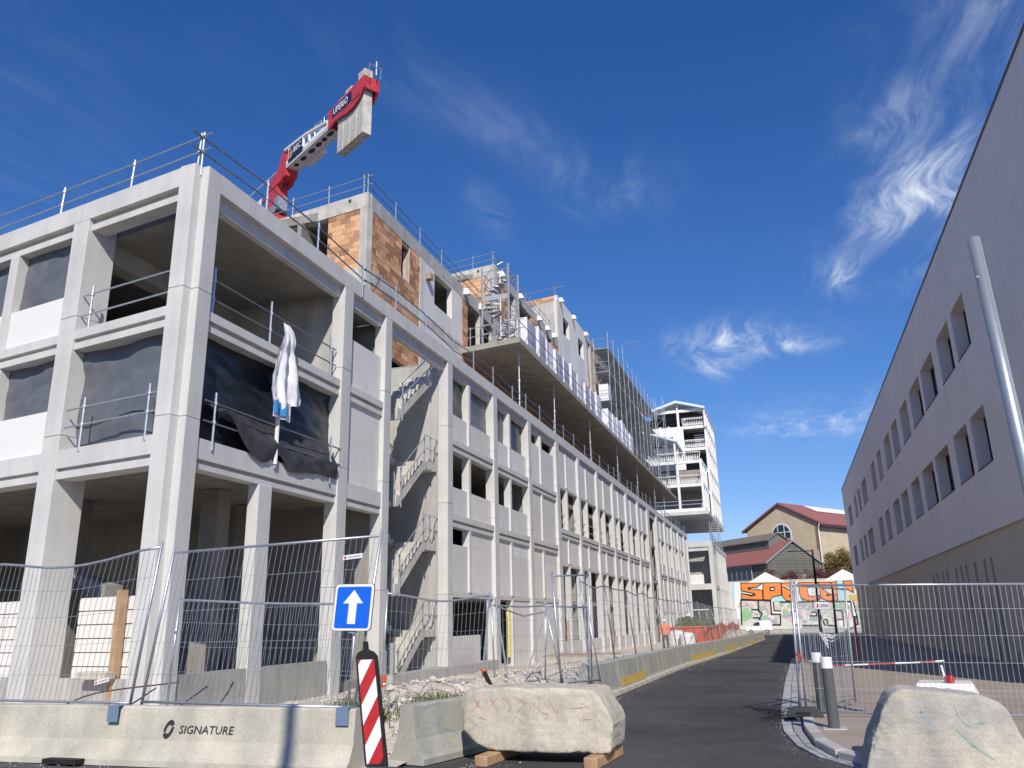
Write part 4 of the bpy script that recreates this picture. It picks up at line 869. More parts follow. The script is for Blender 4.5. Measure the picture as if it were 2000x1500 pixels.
bl = barrier(-13.2, 9.98, -5.45, 10.05, zb-.02, .74, 'barr', 'long cream concrete barrier with stencilled black lettering across the lower left', w0=.62)
# stencil: fits the sloping face
fx = Vector((1, .009, 0)).normalized(); fy = Vector((0, .30, .95)).normalized()
def FB(x, t): return (x, 9.86 + .0 + .10*t*.75 - .012, zb + .30 + t*.40)
sig = text_mesh('SIGNATURE', .150, 'stencil_lettering', 'ink', bl, (-8.12, 9.84, zb+.385), fx, fy, extrude=0, bold=.0012, shear=.10, sx=1.10)
HUGS = [sig]
def hug(o, body, off=.010):
    me_ = body.data; bv = BVHTree.FromPolygons([v.co + WL[body] for v in me_.vertices], [tuple(p.vertices) for p in me_.polygons])
    for v in o.data.vertices:
        h = bv.ray_cast(v.co + WL[o] - Vector((0, 1, 0)), Vector((0, 1, 0)), 3)
        if h[0] is not None: v.co.y = h[0].y - off - WL[o].y
em = MB()
for (r0, r1, a0, a1) in ((.06, .125, .6, 3.5), (.06, .125, 3.75, 6.6)):
    n = 12
    for i in range(n):
        p = [a0+(a1-a0)*(i+q)/n for q in (0, 1)]; c0 = Vector((-8.29, 9.845, zb+.435))
        em.quad(*[tuple(c0 + fx*(r*.62*math.cos(an)+.25*r*math.sin(an)) + fy*(r*math.sin(an))) for r, an in ((r0, p[0]), (r1, p[0]), (r1, p[1]), (r0, p[1]))])
HUGS.append(add(em, 'stencil_emblem', 'ink', bl))
for h_ in HUGS: hug(h_, bl.children[0])
for (x, y) in ((-9.22, 9.93), (-5.62, 10.0)):
    bx('clip_plate', 'blu2', bl, x-.09, x+.09, y-.11, y-.095, zb+.52, zb+.73)
    bx('clip_plate', 'blu2', bl, x-.09, x+.09, y-.094, y+.12, zb+.722, zb+.735)
bx('rubber_base', 'black', bl, -10.1, -9.5, 9.55, 9.7, zb, zb+.06)
b2 = barrier(-5.02, 10.55, -4.55, 12.6, zb-.02, .74, 'barrg', 'short grey barrier with faded blue spray marks next to the striped beacon', w0=.6)
def spray(parent, m, pts, r=.012):
    add(MB().tube(pts, r, 4), 'spray_mark', m, parent)
def spline(ctrl, n=5):
    res = []
    P = [Vector(c) for c in ctrl]
    for i in range(len(P)-1):
        p0 = P[max(i-1, 0)]; p1 = P[i]; p2 = P[i+1]; p3 = P[min(i+2, len(P)-1)]
        for k in range(n):
            t = k/n; res.append(.5*((2*p1) + (p2-p0)*t + (2*p0-5*p1+4*p2-p3)*t*t + (3*p1-p0-3*p2+p3)*t**3))
    return res + [P[-1]]
def paint(parent, m, face, strokes, w=.008, dr=(0, 1, 0), src=None):
    """spray marks as thin ribbons laid on the surface of src; face(u, v) gives a point in front of it, dr the throw direction"""
    so = src or parent; me_ = so.data; L0 = WL[so]; bvh = BVHTree.FromPolygons([v.co + L0 for v in me_.vertices], [tuple(p.vertices) for p in me_.polygons]); dr = Vector(dr).normalized()
    for st_ in strokes:
        q = spline([(u, v, 0) for u, v in st_], 9); P3 = []
        for p in q:
            h = bvh.ray_cast(Vector(face(p.x, p.y)) - dr*1.0, dr, 3.0)
            if h[0] is not None: P3.append(h[0] - dr*.004)
        if len(P3) < 3: continue
        mb = MB()
        for i, p in enumerate(P3):
            t = P3[min(i+1, len(P3)-1)] - P3[max(i-1, 0)]; s_ = t.cross(dr).normalized()*w*(.75+.35*math.sin(i*.9+len(q)))*(1 if 0 < i < len(P3)-1 else .4)
            mb.v += [tuple(p+s_), tuple(p-s_)]
        mb.f = [(2*i, 2*i+1, 2*i+3, 2*i+2) for i in range(len(P3)-1)]
        add(mb, 'spray_mark', m, parent)
def b2face(u, v):                                # face of the second barrier that looks at the street side (u along, v up 0..1)
    c = Vector((-5.02+.47*u, 10.55+2.05*u, 0)); off = .275 - .21*min(1, max(0, (v-.16)/.26)) if v < .42 else .165 - .05*(v-.42)/.58
    return (c.x + .975*off + .006, c.y - .223*off, zb - .02 + .74*v)
paint(b2, 'gblu', b2face, [[(.22, .85), (.27, .45), (.35, .2), (.45, .1)], [(.15, .55), (.25, .62), (.3, .4)], [(.5, .9), (.52, .6), (.56, .8)], [(.6, .85), (.72, .92), (.78, .5), (.7, .25)], [(.62, .55), (.7, .55)], [(.1, .9), (.3, .97)], [(.3, .5), (.42, .42), (.5, .2)]], .007, (-.975, .223, 0), b2.children[0])

def fence(label, bl_, br_, tl_, tr_, nw=34, sag=0.0, mid=(), warp=0.0, foot=0.0, tube=.021, wires=True, plate=None, braces=(), group='temporary mesh fences', wr=.0035):
    """mesh fence panel from its four corners; sag lowers the middle of the top rail"""
    A, B, C, D = (Vector(p) for p in (bl_, br_, tl_, tr_))
    ro = root('mesh_fence', A, label, 'fence', group)
    def pt(s, t):
        p = (A*(1-s)+B*s)*(1-t) + (C*(1-s)+D*s)*t
        nrm_ = (B-A).cross(C-A).normalized()
        return p + Vector((0, 0, -sag*t*t*math.sin(math.pi*s)**2)) + nrm_*warp*math.sin(s*9+t*4)*t*math.sin(math.pi*s)
    for s in (0, 1):
        d = (pt(s, 1)-pt(s, 0)).normalized(); add(MB().tube([pt(s, 0)-d*foot, pt(s, 1)+d*.05], tube, 8), 'post', 'steel', ro, smooth=True)
    ns = 1 if not (sag or warp) else 10
    for t in (.03, .985): add(MB().tube([pt(i/ns, t) for i in range(ns+1)], tube*.9, 8), 'rail', 'steel', ro, smooth=True)
    if wires:
        w = MB(); m_ = 1 if not (sag or warp) else 6
        for i in range(1, nw): w.tube([pt(i/nw, .03+(.955)*j/m_) for j in range(m_+1)], wr, 4)
        for t in (.2, .4, .6, .8): w.tube([pt(i/ns, t) + Vector((0, 0, 0)) for i in range(ns+1)], wr*1.1, 4)
        o = add(w, 'wire_mesh', 'steel', ro)
    return ro, pt
f1, p1 = fence('buckled mesh fence panel with sagging top rail at the far left', (-12.7, 10.15, -1.05), (-9.24, 10.15, -1.08), (-12.35, 10.1, 1.10), (-8.86, 10.05, 1.22), sag=.17, warp=.05, foot=.02)
f2, p2 = fence('tall mesh fence panel behind the blue one-way sign', (-9.06, 10.18, -1.06), (-5.58, 10.12, -1.10), (-8.68, 10.12, 1.13), (-5.20, 10.05, 1.20), nw=38, sag=.0)
f3, p3 = fence('lower mesh fence panel standing behind the tall one', (-9.82, 11.6, -1.45), (-6.55, 11.7, -1.35), (-9.74, 11.6, .50), (-6.45, 11.7, .34), nw=34, sag=.02)
f4, p4 = fence('kinked mesh fence panel in front of the stairwell', (-7.42, 14.5, -1.12), (-6.36, 17.0, -1.25), (-7.34, 14.5, .60), (-6.16, 17.0, .57), nw=22, sag=.13, warp=.03)
f5, p5 = fence('mesh fence panel with a loose diagonal brace past the stairwell', (-6.1, 17.1, -1.25), (-5.55, 19.0, -1.35), (-6.14, 17.05, .38), (-5.47, 19.0, .37), nw=16, sag=.03)
add(MB().tube([(-6.12, 17.1, .36), (-5.75, 18.1, .12), (-5.46, 19.0, .22)], .02, 6), 'loose_rail', 'gsteel', f5); add(MB().tube([(-5.46, 18.95, .25), (-5.78, 18.2, -1.25)], .021, 6), 'brace', 'gsteel', f5)
f6, p6 = fence('upright taller fence panel rising above its neighbours near the road', (-4.62, 17.0, -1.30), (-4.45, 19.0, -1.37), (-4.74, 17.0, .95), (-4.42, 19.0, 1.05), nw=14)
f7, p7 = fence('leaning fence panel with crossed posts at the end of the barrier row', (-4.55, 16.9, -1.25), (-4.16, 18.6, -1.32), (-4.90, 16.9, .33), (-4.40, 18.6, .30), nw=14)
for k, (xa, xb) in enumerate(((-6.15, -6.32), (-6.22, -6.25), (-6.05, -5.8))): tag(add(MB().tube([(xa, 16.95+.05*k, .5), (xb, 16.9+.12*k, -1.3)], .022, 6), 'loose_post', 'steel'), 'loose fence post bundled against the kinked fence panel, ' + ['nearest', 'middle', 'slanting'][k] + ' one', 'post', 'loose fence posts')
rowp = [(20.0, -4.72, -1.12, -4.85, .95), (23.4, -4.80, -1.10, -4.97, .95), (26.9, -4.82, -1.14, -5.02, .92), (30.4, -4.86, -1.18, -5.06, .93), (33.9, -4.9, -1.24, -5.15, .85), (37.4, -4.9, -1.3, -5.15, .8), (41, -4.92, -1.4, -5.2, .84), (45, -4.85, -1.45, -5.15, .85), (49, -4.8, -1.5, -5.1, .9), (53, -4.7, -1.52, -5.1, .82), (57, -4.6, -1.55, -5.1, .75), (61, -4.5, -1.6, -4.9, .7), (65, -4.4, -1.6, -4.7, .7), (69, -4.3, -1.62, -4.6, .65), (74, -4.2, -1.66, -4.5, .6)]
for i, (a, b) in enumerate(zip(rowp, rowp[1:])):
    fence(f'mesh fence panel standing on the roadside barriers, {ordn[i]} from the near end', (a[1], a[0], a[2]), (b[1], b[0], b[2]), (a[3], a[0]-.1, a[4]), (b[3], b[0]-.1, b[4]), nw=16, sag=.10 if i in (0, 2, 3, 6) else .03, foot=.05, wr=.004)
# small company plates on the mesh
def plate(p, ux, uy, w, h, label, par):
    ux = Vector(ux).normalized(); uy = Vector(uy).normalized(); p = Vector(p); n = ux.cross(uy)
    o = add(MB().prism([p, p+ux*w, p+ux*w+uy*h, p+uy*h], n*.004), 'name_plate', 'inkw', par)
    text_mesh('CAUPAMAT', h*.62, 'lettering', 'ink', o, p + ux*w*.26 + uy*h*.27 + n*.006, ux, uy, extrude=.001, sx=w*.66/(h*.62*4.9))
    add(MB().prism([p+ux*w*.05+uy*h*.25+n*.005, p+ux*w*.15+uy*h*.15+n*.005, p+ux*w*.20+uy*h*.6+n*.005, p+ux*w*.10+uy*h*.85+n*.005], n*.002), 'plate_emblem', 'red', o)
P = p2(.90, .855); plate((P.x-.17, P.y-.03, P.z), (1, .0, .07), (.12, 0, 1), .30, .062, '', f2)
P = p1(.86, .135); plate((P.x-.2, P.y-.03, P.z), (1, 0, .22), (-.2, 0, 1), .27, .06, '', f1)
# sign
sn = root('one_way_sign', (-5.58, 9.99, -.06), 'blue square one-way sign with a white upward arrow on the fence', 'sign')
SU = Vector((.992, 0, -.02)); SV = Vector((.085, 0, .996))
def rr(w, h, r, y):
    pts = []
    for (cx, cz, a0) in ((w/2-r, h/2-r, 0), (-w/2+r, h/2-r, 90), (-w/2+r, -h/2+r, 180), (w/2-r, -h/2+r, 270)):
        for k in range(5):
            an = R_(a0+22.5*k); p = Vector((-5.56, y, .232)) + SU*(cx+r*math.cos(an)) + SV*(cz+r*math.sin(an)); pts.append(tuple(p))
    return pts
add(MB().prism(rr(.59, .61, .05, 9.99), (0, .012, 0)), 'back_plate', 'dark', sn); add(MB().prism(rr(.58, .60, .05, 9.98), (0, .008, 0)), 'white_border', 'inkw', sn); add(MB().prism(rr(.515, .535, .03, 9.974), (0, .005, 0)), 'blue_face', 'signb', sn)
arrow = [(-.06, -.215), (.06, -.215), (.06, .05), (.15, .05), (0, .225), (-.15, .05), (-.06, .05)]
add(MB().prism([tuple(Vector((-5.56, 9.968, .232)) + SU*x + SV*z) for x, z in arrow], (0, .005, 0)), 'arrow', 'inkw', sn)
bx('bracket', 'gsteel', sn, -5.62, -5.54, 10.003, 10.06, -.1, .02)
# striped beacon
bc = root('striped_beacon', (-5.05, 9.55, zb), 'leaning red and white diagonally striped traffic beacon', 'beacon')
BU = Vector((.985, .12, .02)).normalized(); BV = Vector((-.155, .03, .985)).normalized(); BO = Vector((-4.93, 9.52, -1.60))
bp_ = lambda u, v, d=0: tuple(BO + BU*u + BV*v + Vector((0, -d, 0)))
add(MB().prism([bp_(-.14, -.03), bp_(.14, -.03), bp_(.14, 1.24), bp_(.10, 1.29), bp_(.03, 1.32), bp_(.03, 1.42), bp_(-.025, 1.42), bp_(-.025, 1.32), bp_(-.10, 1.29), bp_(-.14, 1.24)], (0, .05, 0)), 'rubber_frame', 'black', bc, bevel=.008)
bl2, bh = .108, 1.2
def clip(poly, f):
    o = []
    for i in range(len(poly)):
        a, b = poly[i-1], poly[i]; fa, fb_ = f(a), f(b)
        if fa >= 0 and fb_ >= 0: o.append(b)
        elif fa >= 0 or fb_ >= 0:
            t = fa/(fa-fb_); c = (a[0]+(b[0]-a[0])*t, a[1]+(b[1]-a[1])*t); o += [c] if fb_ < 0 else [c, b]
    return o
for k in range(7):
    v0 = -.16 + k*.232 - .10; pl = [(-bl2, 0), (bl2, 0), (bl2, bh), (-bl2, bh)]
    pl = clip(pl, lambda p: p[1] - (v0 + (p[0]+bl2)*1.55)); pl = clip(pl, lambda p: (v0+.232 + (p[0]+bl2)*1.55) - p[1])
    if len(pl) > 2: add(MB().prism([bp_(u, v, .006) for u, v in pl], (0, .006, 0)), 'stripe', 'red' if k % 2 == 0 else 'inkw', bc)
bx('foot', 'black', bc, -5.25, -4.75, 9.35, 9.75, zb, zb+.06)
# roadside row of barriers
rowb = [(-4.72, 19.4), (-4.70, 22.6), (-4.72, 26.6), (-4.72, 30.6), (-4.70, 34.6), (-4.62, 38.6), (-4.45, 42.6), (-4.28, 46.6), (-4.12, 50.6), (-3.98, 54.6), (-3.86, 58.6), (-3.75, 62.6), (-3.66, 66.6), (-3.58, 70.6), (-3.45, 75), (-3.36, 80), (-3.25, 85), (-3.1, 90)]
for i, (a, b) in enumerate(zip(rowb, rowb[1:])):
    t = (Vector((b[0], b[1], 0))-Vector((a[0], a[1], 0))).normalized()*.04
    q = barrier(a[0]+t.x, a[1]+t.y, b[0]-t.x, b[1]-t.y, zg(a[1]), .80, 'barrg', f'grey concrete barrier along the left road edge, {(ordn+["seventeenth"])[i]} from the near end', w0=.50, w1=.24)
    if i in (1, 5, 6, 8, 9, 11, 13, 16):
        n_ = Vector((t.y, -t.x, 0)).normalized(); A = Vector((a[0], a[1], 0))+t*2+n_*.192; B = Vector((b[0], b[1], 0))-t*2+n_*.192
        add(MB().prism([(A.x+.022, A.y, zg(a[1])+.125), (B.x+.022, B.y, zg(b[1])+.125), (B.x+.002, B.y, zg(b[1])+.335), (A.x+.002, A.y, zg(a[1])+.335)], n_*.014), 'yellow_band', 'yellow', q)
    if i in (0, 2, 3, 4): bx('lifting_slot', 'black', q, a[0]+.20, a[0]+.262, (a[1]+b[1])/2-.3, (a[1]+b[1])/2+.3, zg(a[1])+.0, zg(a[1])+.07)

# ================================================================== ROUGH BLOCKS
def roughblock(poly, y0, y1, m, name, label, seed, amp=.012, vox=.024, taper=.0):
    """cast concrete lump: silhouette (x, z) swept in depth, voxel-remeshed, arrises broken away by noise"""
    k = len(poly); cx = sum(p[0] for p in poly)/k; mb = MB().prism([(x, y0, z) for x, z in poly], (0, y1-y0, 0))
    if taper: mb.v = [(x, y + taper*(z+1.7)*(1 if y < (y0+y1)/2 else -1), z) for x, y, z in mb.v]
    o = add(mb, name, m)
    md = o.modifiers.new('re', 'REMESH'); md.mode = 'VOXEL'; md.voxel_size = vox
    me_ = bpy.data.meshes.new_from_object(o.evaluated_get(bpy.context.evaluated_depsgraph_get())); o.modifiers.clear(); o.data = me_
    L0 = WL[o]; bm_ = bmesh.new(); bm_.from_mesh(me_); bm_.verts.ensure_lookup_table()
    sn = [v.co.copy() for v in bm_.verts]
    for it in range(5): sn = [sum((sn[e_.other_vert(v).index] for e_ in v.link_edges), sn[v.index]*1.0) / (len(v.link_edges)+1) for v in bm_.verts]
    for v in bm_.verts:
        edge = min(1, (v.co - sn[v.index]).length/.018); w_ = v.co + L0; inw = (sn[v.index]-v.co)
        chip = max(0, fbm(w_.x*3.1+seed, w_.y*3.1, w_.z*3.1)+.25)
        d_ = amp*fbm(w_.x*2.6+seed, w_.y*2.6, w_.z*2.6) + amp*.6*fbm(w_.x*13+seed, w_.y*13, w_.z*13) - .035*max(0, vnoise(w_.x*5+seed, w_.y*5, w_.z*5)-.48)
        d_ += edge*(-.055*max(0, chip-.15) + .018*fbm(w_.x*11, w_.y*11, w_.z*11+seed)) - .012*max(0, vnoise(w_.x*22, w_.y*22, w_.z*22+seed)-.35)
        v.co = v.co + v.normal*d_ + inw*edge*(.05+.75*max(0, chip-.1))
    bm_.to_mesh(me_); bm_.free()
    for p in me_.polygons: p.use_smooth = True
    me_.materials.clear(); me_.materials.append(M[m]); me_.update(); return tag(o, label, 'concrete block')
import bmesh
q = zg(11.2)
sC = roughblock([(-4.36, -1.40), (-4.37, -.95), (-4.30, -.87), (-3.75, -.83), (-2.55, -.86), (-2.46, -.93), (-2.33, -1.16), (-2.30, -1.28), (-2.34, -1.60), (-2.5, -1.63), (-3.95, -1.62), (-4.14, -1.54)], 10.85, 11.75, 'stone', 'broken_concrete_block', 'long rough concrete block with faint red scribbles lifted on two timbers in the road', 3.0)
face = lambda u, v: (-4.3+1.95*u, 10.80 + .012*math.sin(u*20), -1.58+.74*v)
paint(sC, 'sred', face, [[(.06, .85), (.12, .62)], [(.13, .88), (.07, .62)], [(.18, .85), (.24, .62)], [(.25, .86), (.17, .64)], [(.28, .84), (.33, .7), (.31, .6)], [(.36, .85), (.44, .72), (.42, .6)], [(.38, .6), (.45, .75), (.47, .62)], [(.54, .88), (.53, .65), (.6, .55)], [(.6, .85), (.65, .6), (.68, .75), (.7, .58)], [(.75, .66), (.88, .70)], [(.34, .4), (.37, .52), (.42, .4)], [(.1, .5), (.16, .46)], [(.8, .48), (.9, .5)], [(.84, .52), (.83, .4)], [(.56, .48), (.6, .52)]], .005)
for i, (x, yy) in enumerate(((-3.92, 10.75), (-2.52, 10.85))):
    tag(add(MB().hexa([(x-.12, yy-.25, q), (x+.06, yy-.28, q), (x+.16, yy+.9, q), (x-.02, yy+.9, q)], [(x-.12, yy-.25, q+.13), (x+.06, yy-.28, q+.13), (x+.16, yy+.9, q+.13), (x-.02, yy+.9, q+.13)]), 'timber_bearer', 'wood', bevel=.012), ['short timber bearer under the left end of the rough block', 'short timber bearer under the right end of the rough block'][i], 'timber', 'timber bearers')
sR = roughblock([(.58, -1.76), (.68, -1.42), (.88, -1.02), (.97, -.88), (1.08, -.83), (1.92, -.90), (2.08, -.97), (2.16, -1.12), (2.34, -1.76)], 10.6, 11.6, 'stoneg', 'broken_concrete_block', 'big weathered trapezoid concrete block with green and blue spray streaks at the lower right', 11.0, taper=.22)
faceR = lambda u, v: (.62+1.6*u, 10.56, -1.70+.82*v)
paint(sR, 'gteal', faceR, [[(.62, .85), (.64, .7), (.68, .6), (.76, .58)], [(.60, .55), (.7, .35), (.8, .2)], [(.72, .62), (.8, .64)]], .010); paint(sR, 'gblu', faceR, [[(.40, .8), (.41, .7), (.45, .64)]], .010)
# ================================================================== RIGHT FOREGROUND
ps = zg(16)+.1
f8, p8 = fence('long mesh fence panel along the right pavement', (.06, 16.0, ps+.02), (3.75, 15.95, ps+.0), (.10, 16.0, .56), (3.80, 15.95, .46), nw=44, foot=.05)
f9, p9 = fence('second mesh fence panel running on past the right edge', (3.80, 15.95, ps), (7.3, 15.9, ps), (3.84, 15.95, .46), (7.35, 15.9, .45), nw=40)
f10, p10 = fence('return mesh fence panel set back at an angle behind the bollards', (-.04, 15.9, ps+.03), (1.0, 18.2, ps+.05), (.04, 15.9, .57), (1.07, 18.1, .52), nw=26)
P = p10(.45, .80); plate((P.x-.05, P.y-.2, P.z), (.41, .91, 0), (0, 0, 1), .62, .13, '', f10)
ft = root('fence_foot', (0, 16, ps), 'moulded grey rubber fence foot under the right fence posts', 'fence foot')
add(MB().prism([(-.28, 15.84, ps), (.34, 15.84, ps), (.31, 15.84, ps+.10), (.2, 15.84, ps+.16), (-.14, 15.84, ps+.16), (-.25, 15.84, ps+.10)], (0, .26, 0)), 'block', 'dark', ft, bevel=.015)
bx('carry_slot', 'black', ft, -.12, .12, 15.83, 15.838, ps+.04, ps+.09)
tag(add(MB().tube([(-.02, 15.86, -.62), (.08, 15.88, -.70), (.0, 15.9, -.78), (.1, 15.9, -.66)], .018, 5), 'coupling_strap', 'gred'), 'small red strap tied round the right fence posts', 'strap')
for i, (x, y) in enumerate(((.43, 14.29), (.33, 16.35))):
    z0 = zg(y)+.1; b_ = root('bollard', (x, y, z0), ['dark grey bollard with white top, the nearer of two at the kerb', 'dark grey bollard with white top, the one behind at the fence'][i], 'bollard', 'kerbside bollards')
    add(MB().tube([(x, y, z0), (x, y, z0+.88)], .085, 16), 'shaft', 'boll', b_, smooth=False); add(MB().tube([(x, y, z0+.881), (x, y, z0+1.03), (x, y, z0+1.045)], .087, 16, r2=.082), 'white_cap', 'inkw', b_)
    bx('base_patch', 'kerb', b_, x-.16, x+.18, y-.14, y+.14, z0-.01, z0+.012)
lp = root('lamp_post', (3.1, 12.0, zg(12)+.1), 'tall plain grey steel post at the right edge', 'post')
add(MB().tube([(3.16, 12, zg(12)+.1), (3.02, 12, 5.08)], .098, 20, r2=.082), 'shaft', 'pole', lp, smooth=True); add(MB().tube([(2.965, 11.92, 4.42), (2.94, 11.84, 4.44)], .018, 8), 'fixing_bolt', 'gsteel', lp)
# red and white plastic chain behind the fence
def chain(pts, label):
    ro = root('barrier_chain', pts[0], label, 'chain', 'red and white chains'); q_ = spline(pts, 10)
    for i in range(len(q_)-1): add(MB().tube([q_[i], q_[i+1]], .018, 5), 'link', 'gred' if (i//5) % 2 == 0 else 'inkw', ro)
chain([(.02, 16.6, -.72), (.5, 18.0, -.95), (1.4, 19.5, -1.02), (2.5, 20.2, -1.02), (3.0, 20.4, -1.0)], 'red and white plastic chain sagging behind the right fence')
tp = root('tape_bundle', (2.0, 32, zg(32)+.1), 'upright stake with tangled red and white tape behind the right fence', 'tape')
add(MB().tube([(2.15, 34, zg(34)+.1), (2.2, 34, -.1)], .05, 6), 'stake', 'gred', tp)
for k in range(5): add(MB().tube(spline([(2.2, 34, -.4), (1.9-.15*k, 33.8, -.55-.1*k), (1.3-.1*k, 33.6, -.8+.05*k), (1.15, 33.5, -.7-.12*k)], 4), .018, 4), 'tape', 'inkw', tp)
wb = root('folded_barrier', (3.0, 21.5, zg(21.5)+.1), 'pale folded plastic barrier with a red lamp lying on the right pavement', 'barrier')
add(MB().hexa([(2.35, 20.6, zg(21)+.1), (3.55, 20.3, zg(21)+.1), (3.75, 21.4, zg(21)+.1), (2.5, 21.6, zg(21)+.1)], [(2.45, 20.8, zg(21)+.35), (3.5, 20.5, zg(21)+.35), (3.6, 21.2, zg(21)+.37), (2.6, 21.4, zg(21)+.37)]), 'panel', 'hoard', wb)
add(MB().tube([(3.1, 20.7, zg(21)+.36), (3.1, 20.7, zg(21)+.50)], .09, 10), 'lamp', 'red', wb); add(MB().tube([(3.02, 20.75, zg(21)+.36), (2.98, 20.75, zg(21)+.72)], .025, 6), 'handle', 'inkw', wb)
for i, (a, b) in enumerate((((4.4, 28, .1), (5.9, 27.0, .1)), ((5.8, 27, .1), (5.9, 27.1, .75)), ((4.6, 33, .1), (4.7, 33, .9)), ((1.6, 36, .1), (2.4, 43, .55)))):
    tag(add(MB().tube([(a[0], a[1], zg(a[1])+a[2]), (b[0], b[1], zg(b[1])+b[2])], .03, 5), 'fallen_stick', 'woodg'), ['fallen stick in the shade behind the right fence', 'upright stick beside the fallen one in the shade', 'thin stake standing by the grey wall base', 'long slanting stake in the shaded pavement strip'][i], 'stick')
# dark bunched netting on the gutter
for k in range(1):
    nb_ = MB()
    for j in range(26):
        a = Vector((-.25+random.uniform(-.35, .35), 17.0+random.uniform(-.7, .7), zg(17)+.02)); nb_.tube(spline([a, a+Vector((random.uniform(-.3, .3), random.uniform(-.3, .3), random.uniform(.02, .10))), a+Vector((random.uniform(-.5, .5), random.uniform(-.4, .4), .02))], 4), .008, 4)
    tag(add(nb_, 'cable_tangle', 'black'), 'tangle of black cable lying in the gutter by the right fence', 'cable')

# ================================================================== SITE CLUTTER
hd = root('hoarding', FR(2, 2.6, -1.5), 'white ribbed sheet hoarding between timber posts inside the ground floor', 'hoarding')
for (u0, u1) in ((.55, 1.9), (1.9, 3.55), (4.4, 6.3), (6.3, 8.3)):
    for k in range(7): add(MB().prism([FR(u0+.03, .95, -1.35+.30*k), FR(u0+.03, .95, -1.35+.30*(k+1)-.04), FR(u0+.03, 1.0, -1.35+.30*(k+1)-.015), FR(u0+.03, 1.0, -1.35+.30*k)], D_F*(u1-u0-.05)), 'ribbed_sheet', 'hoard', hd)
for u in (1.85, 4.95, 7.6): add(MB().fbox(FR, u, u+.15, .72, .9, -1.5, .86), 'timber_post', 'wood', hd)
for i, (u, w_) in enumerate(((2.15, .5), (1.75, .4))):
    o = add(MB().fbox(FR, u, u+w_, .45, .72, -.995, -.84), 'concrete_offcut', 'barr', bevel=.01); tag(o, ['larger grey concrete offcut on the low wall by the hoarding', 'smaller hollow concrete offcut on the low wall by the hoarding'][i], 'offcut')
for i, (pts, m) in enumerate(((((-11.9, 11.4, -1.25), (-11.2, 11.5, -1.0), (-10.6, 12.4, -.92), (-10.4, 12.55, -.9)), 'wframe'), (((-11.7, 11.2, -1.2), (-10.9, 11.6, -1.3), (-10.4, 12.0, -.95)), 'black'), (((-10.0, 11.5, -1.5), (-9.6, 12.3, -.95)), 'black'), (((-9.2, 11.6, -1.6), (-9.15, 12.2, -1.1), (-9.3, 12.6, -.9)), 'black'))):
    tag(add(MB().tube(spline(pts, 5), .013, 5), 'site_cable', m), ['thin dark red cable lying over the low wall at far left', 'black cable looping beside the red one at far left', 'short straight black bar leaning on the low wall', 'curved black hose hanging below the concrete offcuts'][i], 'cable')
sd = root('site_duct', (-6.0, 17.5, -1.3), 'black pipe with an orange end sticking out of the rubble', 'pipe')
add(MB().tube(spline([(-5.75, 16.2, -1.42), (-5.98, 16.5, -1.22), (-6.25, 16.9, -1.02)], 5), .045, 8), 'pipe', 'black', sd); add(MB().tube([(-6.25, 16.9, -1.02), (-6.33, 17.0, -.95)], .055, 8), 'end_cap', 'orange', sd)
pv = root('standing_pipe', (-9.4, 20, -1.5), 'short grey pipe standing in the rubble beside the stairwell', 'pipe')
add(MB().tube([(-9.8, 19.2, -1.7), (-9.8, 19.2, -.62)], .09, 12), 'pipe', 'gsteel', pv); add(MB().tube([(-9.8, 19.2, -1.5), (-9.8, 19.2, -1.2)], .098, 12), 'rust_sleeve', 'orange', pv)
tag(add(MB().box(-11.7, -11.6, 44.6, 44.72, -1.1, .0).tube([(-11.6, 56.3, -1.9), (-11.2, 55.2, -.7)], .07, 4), 'leaning_plank', 'wood'), 'plank leaning against the lower piers', 'plank')
tag(bx('plank_sheet', 'woodg', None, -10.6, -7.2, 36, 39, site_z(-8, 37)+.15, site_z(-8, 37)+.22), 'flat plywood sheet lying on the site ground behind the barriers', 'sheet')
tag(bx('yellow_strip', mat('yellow_plastic', (.75, .62, .12), .6, .05), None, -12.2, -12.1, 36.0, 36.12, -1.5, .6), 'narrow yellow plastic strip in the dark ground floor opening', 'strip')
wd = MB()
for k in range(2600):
    c = random.choice([(-7.2, 11.9), (-6.6, 12.2), (-8.0, 11.6), (-7.6, 13), (-5.8, 13.6)]); x = random.gauss(c[0], .35); y = random.gauss(c[1], .3); z = site_z(x, y); h = random.uniform(.04, .22); a = random.uniform(0, 6.28); l = random.uniform(.2, .6)*h
    wd.quad((x, y, z), (x+.012, y+.006, z), (x+l*math.cos(a)+.004, y+l*math.sin(a), z+h), (x+l*math.cos(a), y+l*math.sin(a), z+h))
tag(add(wd, 'weeds', 'leafg', loc=(0, 0, 0)), 'dry weeds growing in the rubble behind the barrier', 'weeds', kind='stuff')
for i in range(7):
    x = random.uniform(-8.6, -5.6); y = random.uniform(11.8, 14.5); z = site_z(x, y)
    tag(add(MB().tube(spline([(x, y, z), (x+.2, y+.1, z+.28), (x+.6, y+.2, z+.18), (x+.8, y, z)], 5), .006, 4), 'wire_loop', 'dark'), ['leftmost', 'second', 'third', 'fourth', 'fifth', 'sixth', 'last'][i] + ' thin wire loop sticking out of the rubble', 'wire', 'wire loops in the rubble')
tag(bx('gutter_cover', 'dark', None, -4.95, -4.2, 9.25, 9.95, zb, zb+.05), 'dark rubber mat on the asphalt in front of the grey barrier', 'mat')

